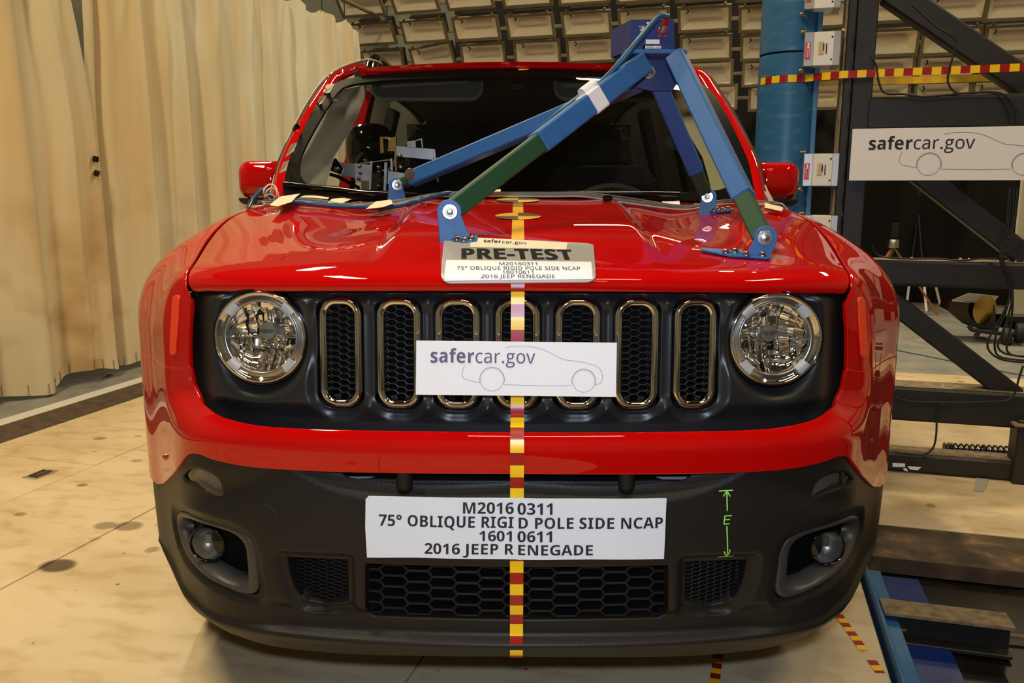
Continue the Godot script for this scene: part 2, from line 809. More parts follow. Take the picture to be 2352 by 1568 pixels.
func make_materials() -> void:
	var red := plain("red paint", Color(0.69, 0.008, 0.006), 0.9, 0.0, 0.12)
	red.clearcoat_enabled = true
	red.clearcoat = 1.0
	red.clearcoat_roughness = 0.015
	bumpy(plain("black plastic", Color(0.105, 0.096, 0.086), 0.46, 0.0, 0.36), 0.05, 0.03, 9.0)
	plain("dark plastic", Color(0.075, 0.075, 0.075), 0.6)
	plain("grille black", Color(0.12, 0.12, 0.122), 0.36, 0.0, 0.45)
	plain("gloss black", Color(0.03, 0.03, 0.03), 0.12)
	plain("cavity", Color(0.022, 0.022, 0.022), 0.8, 0.0, 0.2)
	plain("frit", Color(0.03, 0.028, 0.026), 0.5, 0.0, 0.12)
	plain("honeycomb", Color(0.10, 0.10, 0.098), 0.42, 0.0, 0.35)
	plain("lower honeycomb", Color(0.075, 0.072, 0.067), 0.45, 0.0, 0.3)
	plain("bezel", Color(0.20, 0.195, 0.19), 0.42, 0.0, 0.5)
	plain("chrome", Color(0.90, 0.89, 0.87), 0.04, 1.0)
	plain("reflector", Color(0.93, 0.92, 0.90), 0.05, 1.0)
	plain("satin metal", Color(0.72, 0.72, 0.71), 0.3, 1.0)
	plain("frosted", Color(0.70, 0.70, 0.70), 0.5, 0.2)
	plain("turn lamp inside", Color(0.36, 0.33, 0.32), 0.25, 0.4)
	plain("fog bowl", Color(0.42, 0.42, 0.40), 0.33, 0.7)
	plain("bolt steel", Color(0.66, 0.65, 0.63), 0.27, 1.0)
	plain("aluminium", Color(0.74, 0.75, 0.76), 0.36, 0.75)
	plain("amber", Color(0.90, 0.20, 0.0), 0.3).clearcoat_enabled = true
	plain("rubber", Color(0.09, 0.088, 0.085), 0.7)
	var glass := plain("clear glass", Color(0.5, 0.5, 0.5, 0.02), 0.0)
	glass.transparency = BaseMaterial3D.TRANSPARENCY_ALPHA
	var ws := plain("windshield glass", Color(0.03, 0.035, 0.03, 0.22), 0.0)
	ws.transparency = BaseMaterial3D.TRANSPARENCY_ALPHA
	var pl := plain("lamp cover", Color(0.2, 0.19, 0.19, 0.04), 0.03)
	pl.transparency = BaseMaterial3D.TRANSPARENCY_ALPHA
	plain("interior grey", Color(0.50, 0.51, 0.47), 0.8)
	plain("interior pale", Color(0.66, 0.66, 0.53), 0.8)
	plain("interior dark", Color(0.07, 0.068, 0.06), 0.85)
	plain("visor grey", Color(0.42, 0.42, 0.39), 0.85)
	mottled(bumpy(plain("blue enamel", Color(1, 1, 1), 0.48), 0.03, 0.02, 6.0), [[0.0, Color(0.11, 0.33, 0.56)], [0.80, Color(0.12, 0.36, 0.60)], [1.0, Color(0.15, 0.38, 0.60)]], 0.02, 3.0, 5)
	plain("deep blue", Color(0.06, 0.15, 0.40), 0.35)
	plain("mount green", Color(0.04, 0.24, 0.13), 0.5)
	mottled(plain("pole blue", Color(1, 1, 1), 0.38), [[0.0, Color(0.15, 0.36, 0.53)], [0.60, Color(0.165, 0.385, 0.55)], [0.78, Color(0.23, 0.42, 0.55)], [1.0, Color(0.45, 0.48, 0.48)]], 0.02, 1.3, 11).uv1_scale = Vector3(1.0, 2.2, 1.0)
	bumpy(plain("rough blue", Color(0.12, 0.30, 0.47), 0.28), 0.06, 0.25, 8.0, 4)
	mottled(plain("frame steel", Color(1, 1, 1), 0.5), [[0.0, Color(0.095, 0.09, 0.085)], [0.6, Color(0.11, 0.10, 0.095)], [1.0, Color(0.155, 0.14, 0.12)]], 0.01, 1.0, 3)
	mottled(plain("dusty steel", Color(1, 1, 1), 0.85), [[0.0, Color(0.34, 0.29, 0.22)], [0.5, Color(0.50, 0.43, 0.32)], [1.0, Color(0.58, 0.51, 0.39)]], 0.02, 2.0, 8)
	plain("cable black", Color(0.07, 0.065, 0.06), 0.5)
	plain("cable blue", Color(0.10, 0.29, 0.42), 0.4)
	plain("wire grey", Color(0.42, 0.40, 0.36), 0.5)
	plain("wire white", Color(0.82, 0.76, 0.66), 0.5)
	plain("paper tape", Color(0.84, 0.78, 0.68), 0.75)
	plain("white cloth tape", Color(0.86, 0.86, 0.88), 0.6)
	var gls := plain("tape yellow", Color(0.93, 0.76, 0.05), 0.36)
	plain("tape red", Color(0.60, 0.04, 0.04), 0.34)
	plain("target yellow", Color(0.90, 0.68, 0.20), 0.35)
	plain("target grey", Color(0.36, 0.33, 0.25), 0.35)
	plain("sign white", Color(0.88, 0.87, 0.87), 0.55)
	plain("card white", Color(0.84, 0.86, 0.89), 0.6)
	plain("print dark", Color(0.10, 0.095, 0.14), 0.6)
	plain("print grey", Color(0.33, 0.30, 0.40), 0.6)
	plain("print black", Color(0.03, 0.03, 0.03), 0.6)
	plain("plaque grey", Color(0.66, 0.65, 0.62), 0.42, 0.3)
	plain("plaque cream", Color(0.86, 0.83, 0.74), 0.5)
	plain("chalk green", Color(0.56, 0.86, 0.36), 0.7)
	plain("cell metal", Color(0.72, 0.71, 0.69), 0.36, 0.7)
	plain("cell face", Color(0.86, 0.85, 0.82), 0.5)
	plain("label red", Color(0.78, 0.16, 0.26), 0.5)
	plain("label tan", Color(0.78, 0.66, 0.46), 0.6)
	plain("connector red", Color(0.62, 0.05, 0.06), 0.3)
	plain("brass", Color(0.75, 0.62, 0.35), 0.3, 1.0)
	plain("lamp frame", Color(0.44, 0.40, 0.29), 0.6)
	plain("lamp reflector", Color(0.93, 0.90, 0.81), 0.4)
	plain("lamp tube", Color(0.78, 0.72, 0.68), 0.4)
	plain("drape black", Color(0.018, 0.016, 0.014), 0.95)
	plain("bank rail", Color(0.42, 0.38, 0.28), 0.6)
	plain("back grey", Color(0.42, 0.42, 0.38), 0.9)
	plain("hall wall", Color(0.60, 0.59, 0.55), 0.9)
	plain("hall ceiling", Color(0.27, 0.26, 0.24), 0.9)
	plain("pale panel", Color(0.74, 0.72, 0.62), 0.7)
	plain("wood", Color(0.55, 0.36, 0.20), 0.6)
	mottled(plain("bed steel", Color(1, 1, 1), 0.24, 0.0, 0.6), [[0.0, Color(0.06, 0.053, 0.04)], [0.6, Color(0.10, 0.086, 0.062)], [1.0, Color(0.17, 0.14, 0.09)]], 0.012, 0.9, 21)
	mottled(plain("dark strip", Color(1, 1, 1), 0.8), [[0.0, Color(0.20, 0.16, 0.12)], [0.5, Color(0.30, 0.25, 0.19)], [1.0, Color(0.36, 0.30, 0.23)]], 0.02, 1.3, 22)
	mottled(plain("brown sill", Color(1, 1, 1), 0.75), [[0.0, Color(0.17, 0.13, 0.08)], [0.45, Color(0.27, 0.21, 0.14)], [0.7, Color(0.35, 0.27, 0.18)], [1.0, Color(0.50, 0.40, 0.26)]], 0.012, 1.2, 23)
	mottled(plain("grey floor", Color(1, 1, 1), 0.55), [[0.0, Color(0.42, 0.42, 0.40)], [0.5, Color(0.48, 0.48, 0.46)], [1.0, Color(0.54, 0.53, 0.50)]], 0.01, 0.7, 24)
	plain("floor line", Color(0.78, 0.77, 0.72), 0.7)
	M["sled"] = sled_material()
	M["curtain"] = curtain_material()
	for k: String in ["tube light"]:
		var l := plain(k, Color(1, 0.95, 0.85), 0.5)
		l.emission_enabled = true
		l.emission = Color(1.0, 0.88, 0.68)
		l.emission_energy_multiplier = 9.0


func spots(im: Image, sd: int, count: int, per_m: float, size_m: Vector2, col: Color) -> void:      # worn round spots with a darker ring
	var rng := RandomNumberGenerator.new()
	rng.seed = sd
	for i in count:
		var c := Vector2(rng.randf() * im.get_width(), rng.randf() * im.get_height())
		var r := rng.randf_range(size_m.x, size_m.y) * per_m
		var k := rng.randf_range(0.25, 0.85)
		stain(im, c, r, r * rng.randf_range(0.75, 1.3), col, k)


func stain(im: Image, c: Vector2, rx: float, ry: float, col: Color, k: float) -> void:
	for x in range(int(c.x - rx * 1.3), int(c.x + rx * 1.3) + 1):
		for y in range(int(c.y - ry * 1.3), int(c.y + ry * 1.3) + 1):
			if x < 0 or y < 0 or x >= im.get_width() or y >= im.get_height():
				continue
			var d := Vector2((x - c.x) / rx, (y - c.y) / ry).length()
			var w := k * (1.0 - smoothstep(0.75, 1.25, d))
			if w > 0:
				im.set_pixel(x, y, im.get_pixel(x, y).lerp(col, w))


func sled_material() -> StandardMaterial3D:
	var n := 1024
	var per_m := n / 4.4
	var im := Image.create(n, n, false, Image.FORMAT_RGB8)
	var n1 := noise(0.006, 4, 31)
	var n2 := noise(0.03, 4, 32)
	var base := Color(0.82, 0.745, 0.60)
	var dirt := Color(0.56, 0.44, 0.26)
	for y in n:
		for x in n:
			var a := n1.get_noise_2d(x * 0.6, y * 1.6)
			var b := n2.get_noise_2d(x * 0.7, y * 1.5)
			im.set_pixel(x, y, base.lerp(dirt, clampf(0.05 + a * 0.30 + maxf(b, 0) * 0.45, 0.0, 0.6)))
	spots(im, 5, 60, per_m, Vector2(0.012, 0.03), Color(0.46, 0.36, 0.22))
	spots(im, 9, 240, per_m, Vector2(0.002, 0.006), Color(0.25, 0.19, 0.12))
	# three worn screw plugs beside the long joint
	for p: Array in [[130, 1299, 0.055, 0.9], [240, 1207, 0.04, 0.45], [293, 1208, 0.05, 0.5], [228, 1007, 0.03, 0.4], [315, 1002, 0.02, 0.3], [44, 1181, 0.022, 0.4], [187, 1114, 0.022, 0.5], [312, 1058, 0.025, 0.3]]:
		var w := at_y(p[0], p[1], 0.0)
		stain(im, Vector2((w.dot(E1) + 3.2) * per_m, (w.dot(E2) + 1.0) * per_m), p[2] * per_m, p[2] * per_m * 0.8, Color(0.27, 0.21, 0.13), p[3])
	var m := plain("sled", Color.WHITE, 0.42)
	m.albedo_texture = ImageTexture.create_from_image(im)
	return m


func curtain_material() -> StandardMaterial3D:
	var w := 1024
	var h := 512
	var im := Image.create(w, h, false, Image.FORMAT_RGB8)
	var n1 := noise(0.02, 4, 41)
	var n2 := noise(0.012, 4, 42)
	for y in h:
		var low := smoothstep(0.45, 1.0, float(y) / h)
		for x in w:
			var streak := n1.get_noise_2d(x * 0.9, y * 0.08)
			var blot := n2.get_noise_2d(x * 1.0, y * 1.0)
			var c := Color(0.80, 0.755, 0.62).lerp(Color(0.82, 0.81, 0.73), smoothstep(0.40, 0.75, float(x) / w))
			c = c.lerp(Color(0.76, 0.60, 0.36), clampf(streak * 0.55 + 0.12, 0, 0.5))
			c = c.lerp(Color(0.50, 0.36, 0.18), clampf((blot * 0.8 + streak * 0.5) * low, 0, 0.55))
			im.set_pixel(x, y, c)
	var m := plain("curtain", Color.WHITE, 0.85)
	m.albedo_texture = ImageTexture.create_from_image(im)
	m.backlight_enabled = true
	m.backlight = Color(0.15, 0.12, 0.07)
	return m


# ------------------------------------------------------------------ the hall and its lights
func build_hall() -> void:
	var s := Shape.new()
	s.box(Vector3(0.5, -0.165, -1.5), Vector3(17, 0.2, 20.6), Basis.IDENTITY, 0)
	structure("floor", s, M["bed steel"])
	s = Shape.new().box(Vector3(0.5, 7.6, -1.5), Vector3(17, 0.2, 20.6), Basis.IDENTITY, 0)
	structure("ceiling", s, M["hall ceiling"])
	s = Shape.new().box(Vector3(-7.0, 3.65, -1.5), Vector3(0.2, 8.0, 20.6), Basis.IDENTITY, 0)
	structure("wall_left", s, M["hall wall"])
	s = Shape.new().box(Vector3(8.0, 3.65, -1.5), Vector3(0.2, 8.0, 20.6), Basis.IDENTITY, 0)
	structure("wall_right", s, M["hall wall"])
	s = Shape.new().box(Vector3(0.5, 3.65, 8.0), Vector3(15.2, 8.0, 0.2), Basis.IDENTITY, 0)
	structure("wall_front", s, M["hall wall"])
	s = Shape.new().box(Vector3(0.5, 3.65, -11.0), Vector3(15.2, 8.0, 0.2), Basis.IDENTITY, 0)
	structure("wall_back", s, M["back grey"])
	# rows of long ceiling lamps, out of the frame: they light the hall and draw the streaks in the paint
	var k := 0
	for row: Array in [[-2.3, 6.0, 0.2, 2.6, 2.6, 1], [0.5, 6.4, 1.9, 2.8, 0.55, 0], [4.2, 6.4, 0.4, 2.6, 0.9, 1], [-2.95, 6.2, -6.8, 2.6, 2.0, 1], [5.6, 6.4, -6.6, 2.6, 1.8, 1], [0.5, 6.9, 4.8, 2.8, 0.5, 0], [2.2, 6.6, -6.2, 2.8, 2.4, 0]]:
		var at := Vector3(row[0], row[1], row[2])
		var t := thing("ceiling_lamp", "long batten lamp under the hall ceiling, " + ["above the left front of the car", "above the photographer", "above the right front of the car", "above the far cream curtain", "above the steel frame", "behind the photographer", "before the bank of floodlights"][k], "lamp", at, "batten lamps under the ceiling")
		var al := Vector3.RIGHT if row[5] == 0 else Vector3.BACK
		var sz := func(l: float, h: float, w: float) -> Vector3: return Vector3(l, h, w) if row[5] == 0 else Vector3(w, h, l)
		part("housing", Shape.new().box(at + Vector3(0, 0.08, 0), sz.call(row[3], 0.08, 0.34)), M["lamp frame"], t)
		part("diffuser", Shape.new().box(at + Vector3(0, 0.025, 0), sz.call(row[3] - 0.06, 0.03, 0.28)), M["tube light"], t)
		for hx: float in [-0.8, 0.8]:
			part("hanger", Shape.new().tube(PackedVector3Array([at + al * hx + Vector3(0, 0.1, 0), Vector3(row[0], 7.55, row[2]) + al * hx]), 0.008), M["lamp frame"], t)
		var l := AreaLight3D.new()
		l.name = "ceiling_lamp_light_%d" % k
		l.position = at + Vector3(0, -0.01, 0)
		l.rotation_degrees = Vector3(-90, 0, 0)
		l.area_size = Vector2(row[3], 0.28) if row[5] == 0 else Vector2(0.28, row[3])
		l.area_range = 30.0
		l.area_attenuation = 2.0
		l.light_color = Color(1.0, 0.92, 0.76)
		l.light_energy = 12.0 * row[4]
		l.shadow_enabled = true
		add_child(l)
		k += 1


func slab(called: String, a0: float, a1: float, b0: float, b1: float, top: float, thick: float, m: Material, parent: Node3D = null, gap := 0.002) -> MeshInstance3D:
	var s := Shape.new()
	var mid := ab((a0 + a1) / 2, (b0 + b1) / 2, top - thick / 2)
	s.box(mid, Vector3(a1 - a0 - gap, thick, b1 - b0 - gap), Basis(E1, Vector3.UP, -E2), 0.002)
	for i in s.v.size():        # the sled's print: metres along the sled
		s.uv[i] = Vector2((s.v[i].dot(E1) + 3.2) / 4.4, (s.v[i].dot(E2) + 1.0) / 4.4)
	return structure(called, s, m, parent)


func build_floor() -> void:
	# left of the sled: dark strip, white line, grey concrete
	slab("floor", -7.6, -3.31, -8, 9.5, 0.0, 0.06, M["grey floor"])
	slab("trim", -3.31, -3.21, -8, 9.5, 0.0, 0.06, M["floor line"])
	slab("floor", -3.21, -2.95, -8, 1.98, 0.0, 0.06, M["dark strip"], null, 0.006)
	slab("floor", -3.21, -2.95, 1.98, 9.5, 0.0, 0.06, M["dark strip"], null, 0.006)
	var sled := thing("test_sled", "large cream decked test sled under the red car, plates with thin joints", "sled", Vector3(-0.9, -0.06, -0.5))
	for p: Array in [[-2.95, -1.702, 1.98, 4.6], [-1.702, 0.775, 1.98, 4.6], [-2.95, -2.285, 1.453, 1.98], [-2.285, -1.702, -2.5, 1.98], [-2.95, -2.285, -2.5, 0.5], [-1.702, -0.36, -2.5, 1.98], [-0.36, 0.775, -2.5, 1.98]]:
		var o := slab("deck_plate", p[0], p[1], p[2], p[3], 0.0, 0.06, M["sled"], sled, 0.006)
	slab("hatch_plate", -2.95, -2.285, 0.5, 1.453, 0.0, 0.06, M["sled"], sled, 0.004)
	slab("floor", -7.0, 0.775, -8, -2.5, 0.0, 0.06, M["grey floor"])
	# a flush ring handle in the hatch
	var c := ab(-2.43, 1.28, 0.0)
	c = at_y(93, 1090, 0.0)
	var bs := Basis(E1, Vector3.UP, -E2)
	var h := thing("hatch_handle", "small chromed flush ring handle let into the cream floor hatch", "handle", c)
	part("plate", Shape.new().box(c + Vector3(0, 0.002, 0), Vector3(0.075, 0.006, 0.115), bs, 0.001), M["chrome"], h)
	part("recess", Shape.new().box(c + Vector3(0, 0.004, 0), Vector3(0.05, 0.005, 0.085), bs, 0.001), M["dark plastic"], h)
	part("ring", Shape.new().tube(PackedVector3Array([c + bs * Vector3(-0.015, 0.007, 0.035), c + bs * Vector3(-0.015, 0.008, -0.03), c + bs * Vector3(0.012, 0.008, -0.03), c + bs * Vector3(0.012, 0.007, 0.035)]), 0.005), M["chrome"], h)
	# right: cream test pad behind, a worn brown sill, the lower steel bed
	var pad := slab("floor", 0.775, 7.5, 1.68, 4.52, 0.0, 0.06, M["sled"], null, 0.0)
	slab("floor", 0.775, 7.5, 4.52, 9.6, 0.0, 0.06, M["grey floor"])
	slab("floor", -2.95, 0.775, 4.6, 9.6, 0.0, 0.06, M["grey floor"])
	slab("trim", 0.80, 7.5, 1.39, 1.68, -0.004, 0.055, M["brown sill"])


# ------------------------------------------------------------------ curtains
func build_curtains() -> void:
	var n := noise(0.9, 3, 61)
	var n2 := noise(2.2, 2, 62)
	for piece in 2:
		var b0 := 0.9 if piece == 0 else 2.93
		var b1 := 2.97 if piece == 0 else 6.75
		var cols := int((b1 - b0) / 0.022)
		var rows := []
		var H := 2.86
		for j in 73:
			var y := 0.0
			var w := j / 72.0
			var row := PackedVector3Array()
			for i in cols + 1:
				var b := lerpf(b0, b1, float(i) / cols)
				var hem := 0.045 + 0.03 * sin(b * 5.0) + 0.02 * sin(b * 11.7 + 1.0)
				var pin := absf(fposmod(b, 0.46) / 0.46 - 0.5) * 2.0           # 1 at a hook, 0 between two
				var top := H - 0.07 * (1.0 - pin * pin)
				y = lerpf(hem, top, w)
				var ph := b * 2.3 + 0.55 * n.get_noise_1d(b * 2.0) + 0.06 * n2.get_noise_2d(b * 0.6, y * 0.25)
				var fold := sin(ph * TAU / 1.06) + 0.22 * sin(ph * TAU / 0.41 + 2.0 + 3.0 * n.get_noise_1d(b + 3.0))
				var deep := lerpf(0.060, 0.036, w) * (1.0 + 0.9 * n.get_noise_1d(b * 1.5 + 7.0))
				var a := -3.50 + fold * deep + 0.02 * n2.get_noise_2d(b * 0.5, y * 0.22)
				# slack between two hooks falls in slanting creases
				var drop := (H - y) / 0.9
				var v := absf(pin - drop)
				a += 0.020 * exp(-pow(v / 0.16, 2)) * smoothstep(1.3, 0.0, drop)
				a += 0.030 * (pin - 0.5) * exp(-drop * 2.5)
				var bb := b
				if piece == 0:          # the free edges part above the clips
					bb -= 0.16 * smoothstep(1.42, 2.7, y) * smoothstep(b1 - 0.6, b1, b)
				else:
					bb += 0.05 * smoothstep(1.42, 2.7, y) * (1.0 - smoothstep(b0, b0 + 0.6, b))
					a -= 0.03 * (1.0 - smoothstep(b0, b0 + 0.12, b))
				row.append(ab(a, bb, y))
			rows.append(row)
		var s := Shape.new().grid(rows)
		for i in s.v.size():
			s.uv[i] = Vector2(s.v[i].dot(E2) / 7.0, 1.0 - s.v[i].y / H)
		var label: String = ["cream canvas curtain at the left edge, stained, clipped to the longer curtain beside it", "long cream canvas curtain hung in folds from hooks behind the red car's left side"][piece]
		var t := thing("curtain", label, "curtain", ab(-3.5, (b0 + b1) / 2, 0))
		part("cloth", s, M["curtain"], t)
		# the hem: a turned-up band with stitches
		var hemrow := [PackedVector3Array(), PackedVector3Array()]
		for i in cols + 1:
			hemrow[0].append(rows[0][i] + E1 * 0.004)
			hemrow[1].append((rows[0][i] as Vector3).lerp(rows[2][i], 0.8) + E1 * 0.004)
		var hs := Shape.new().grid(hemrow)
		for i in hs.v.size():
			hs.uv[i] = Vector2(hs.v[i].dot(E2) / 7.0, 0.97)
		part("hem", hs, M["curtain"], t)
		var st := Shape.new()
		for i in range(0, cols, 4):
			st.tube(PackedVector3Array([hemrow[0][i] + E1 * 0.003, hemrow[1][i] + E1 * 0.003]), 0.0022, 4)
		var stm := part("stitching", st, M["dusty steel"], t)
		stm.set_meta("kind", "stuff")
		if piece == 1:
			var hk := 3.22
			while hk < 6.7:
				var p := ab(-3.5, hk, H - 0.01)
				part("hook", Shape.new().tube(PackedVector3Array([p, p + Vector3(0, 0.10, 0), p + Vector3(0, 0.17, 0)]), 0.006, 6), M["frame steel"], t)
				hk += 0.46
	var rail := Shape.new().tube(PackedVector3Array([ab(-3.5, 0.8, 3.04), ab(-3.5, 8.2, 3.04)]), 0.02)
	only("curtain_rail", rail, M["lamp frame"], "thin steel rail above the cream curtain, carrying its hooks", "rail")
	for k in 2:
		var p := at_b(163 + k * 6, 366 + k * 32, 2.93)
		p = ab(-3.46, 2.93, p.y)
		var t := thing("binder_clip", ["upper black binder clip pinching the two cream curtains together", "lower black binder clip on the seam of the two cream curtains"][k], "clip", p)
		part("spring_body", Shape.new().box(p, Vector3(0.032, 0.036, 0.022), Basis(E2, 0.2 + k * 0.3), 0.004), M["gloss black"], t)
		part("wire_handle", Shape.new().tube(PackedVector3Array([p + Vector3(0.016, 0.006, 0), p + Vector3(0.034, 0.009, 0.004), p + Vector3(0.036, -0.007, 0.004), p + Vector3(0.016, -0.008, 0)]), 0.0013, 5), M["bolt steel"], t)
	# behind the gap and above the curtain: a grey partition with a steel rail
	var g := Shape.new().box(ab(-4.3, 4.5, 2.2), Vector3(0.08, 4.4, 9.5), Basis(E1, Vector3.UP, -E2), 0)
	structure("wall_partition", g, M["back grey"])
	only("steel_rail", Shape.new().beam(ab(-2.9, 9.2, 3.16), ab(-0.5, 9.2, 3.18), 0.05, 0.05).beam(ab(-1.15, 9.2, 3.18), ab(-1.15, 9.2, 0.0), 0.04, 0.04), M["satin metal"], "bright steel rail and upright seen over the far end of the cream curtain", "rail")


# ------------------------------------------------------------------ the bank of photographic lamps
func flood_lamp() -> Node3D:
	var t := Node3D.new()
	var w := 0.515
	var h := 0.262
	var f := 0.028
	var fr := Shape.new()
	for s: float in [-1.0, 1.0]:
		fr.box(Vector3(0, s * (h - f) / 2, 0), Vector3(w, f, 0.03))
		fr.box(Vector3(s * (w - f) / 2, 0, 0), Vector3(f, h - 2 * f, 0.03))
	part("frame", fr, M["lamp frame"], t)
	var rf := Shape.new()
	var o := [Vector3(-w / 2 + f, -h / 2 + f, 0), Vector3(w / 2 - f, -h / 2 + f, 0), Vector3(w / 2 - f, h / 2 - f, 0), Vector3(-w / 2 + f, h / 2 - f, 0)]
	var b := [Vector3(-0.145, -0.035, -0.12), Vector3(0.145, -0.035, -0.12), Vector3(0.145, 0.055, -0.12), Vector3(-0.145, 0.055, -0.12)]
	for k in 4:
		rf.quad(o[(k + 1) % 4], o[k], b[k], b[(k + 1) % 4])
	rf.quad(b[0], b[1], b[2], b[3])
	part("reflector", rf, M["lamp reflector"], t)
	part("lamp_tube", Shape.new().tube(PackedVector3Array([Vector3(-0.14, 0.028, -0.092), Vector3(0.14, 0.028, -0.092)]), 0.018, 10), M["lamp tube"], t)
	part("housing", Shape.new().box(Vector3(0, 0, -0.175), Vector3(0.40, 0.20, 0.08)), M["drape black"], t)
	for x: float in [-0.2, 0.2]:
		part("clip", Shape.new().box(Vector3(x, h / 2 + 0.006, 0.004), Vector3(0.02, 0.03, 0.03)), M["lamp frame"], t)
	part("catch", Shape.new().tube(PackedVector3Array([Vector3(-0.17, 0.085, -0.03), Vector3(-0.155, 0.06, -0.06), Vector3(-0.175, 0.04, -0.05)]), 0.006, 5), M["drape black"], t)
	return t


func build_lamp_bank() -> void:
	# one row after another: where each lamp's middle is seen, and how far the row lies along the hall
	var rows := [
		{"b": 7.05, "tilt": 44.0, "at": V([828, 12, 952, 3, 1076, -6, 1208, -12, 1338, -18, 1474, -23, 1612, -27, 1756, -29]), "say": "top row"},
		{"b": 7.35, "tilt": 34.0, "at": V([857, 77, 974, 71, 1094, 65, 1218, 60, 1347, 54, 1479, 48, 1618, 43, 1760, 42, 1888, 34, 2036, 22, 2200, 17, 2334, 14]), "say": "second row"},
		{"b": 7.60, "tilt": 22.0, "at": V([880, 141, 993, 130, 1110, 127, 1234, 121, 1356, 115, 1486, 111, 1621, 110, 1762, 108, 1898, 103, 2044, 98, 2184, 94, 2332, 89]), "say": "third row"},
		{"b": 7.78, "tilt": 10.0, "at": V([1626, 169, 1764, 168, 1892, 164, 2036, 161, 2172, 158, 2316, 152]), "say": "fourth row"},
		{"b": 7.85, "tilt": 0.0, "at": V([1636, 224, 1778, 225, 1884, 222, 2026, 220, 2164, 217, 2300, 214]), "say": "bottom row"},
	]
	var proto: Node3D = null
	for r: Dictionary in rows:
		for i in r.at.size():
			var q: Vector2 = r.at[i]
			var t: Node3D
			if proto == null:
				proto = flood_lamp()
				t = proto
			else:
				t = proto.duplicate()
			t.name = numbered("flood_lamp")
			add_child(t)
			var p := at_b(q.x, q.y, r.b)
			var turn := deg_to_rad(-2.0)
			var bs := Basis(Vector3.UP, turn) * Basis(E1, Vector3.UP, -E2) * Basis(Vector3.RIGHT, deg_to_rad(r.tilt))
			if r.say == "third row" and i == 1:
				bs = bs * Basis(Vector3.BACK, deg_to_rad(7.0))
			t.transform = Transform3D(bs, p)
			var place: String
			if q.x < 1440:
				place = "over the red car's roof"
			elif q.x < 1735:
				place = "between camera mount and blue pole"
			elif q.x < 1830:
				place = "half hidden by the blue pole"
			elif q.x < 1935:
				place = "between blue pole and steel post"
			else:
				place = "right of the steel post"
			var same := 0
			var mine := 0
			for j in r.at.size():
				var x: float = r.at[j].x
				var z: int = 0 if x < 1440 else 1 if x < 1735 else 2 if x < 1830 else 3 if x < 1935 else 4
				var zi: int = 0 if q.x < 1440 else 1 if q.x < 1735 else 2 if q.x < 1830 else 3 if q.x < 1935 else 4
				if z == zi:
					if j < i:
						mine += 1
					same += 1
			var nth: String = ["first", "second", "third", "fourth", "fifth"][mine] + " from left in the " if same > 1 else ""
			tag(t, "unlit floodlight, %s%s, %s" % [nth, r.say, place] if same > 1 else "unlit floodlight of the %s, %s" % [r.say, place], "floodlight", "floodlights of the lamp bank")
		# the rail the row hangs on
		var a0: Vector3 = at_b(r.at[0].x - 40, r.at[0].y + 3, r.b + 0.34)
		var a1: Vector3 = at_b(r.at[r.at.size() - 1].x + 60, r.at[r.at.size() - 1].y - 1, r.b + 0.34)
		only("bank_rail", Shape.new().beam(a0, a1, 0.03, 0.035), M["bank rail"], "dull beige cross rail carrying the %s of unlit floodlights" % r.say, "rail", "")
	# black drapes behind the bank
	var rows2 := []
	for j in 2:
		var row := PackedVector3Array()
		for i in 400:
			var a := lerpf(-3.0, 8.0, i / 399.0)
			row.append(ab(a, 8.35 + 0.05 * sin(a * 9.0) + 0.03 * sin(a * 21.0), lerpf(0.02, 4.6, j)))
		rows2.append(row)
	only("black_drape", Shape.new().grid(rows2), M["drape black"], "black drape hung in folds behind the bank of floodlights", "drape")


# ------------------------------------------------------------------ the car
var plan_line: Spline
var plan_end := 0.0
var bumper_line: Spline
var hood_line: Spline
var hood_edge: Spline              # the hood's side edge, front to back: (across, along)
var fender_from := 0.68
var fender_to := 1.6
var lamp_at := Vector2.ZERO        # a headlight's middle in the front sheet
var slot_at: Array = []
const SLOT := Vector2(0.0885, 0.211)


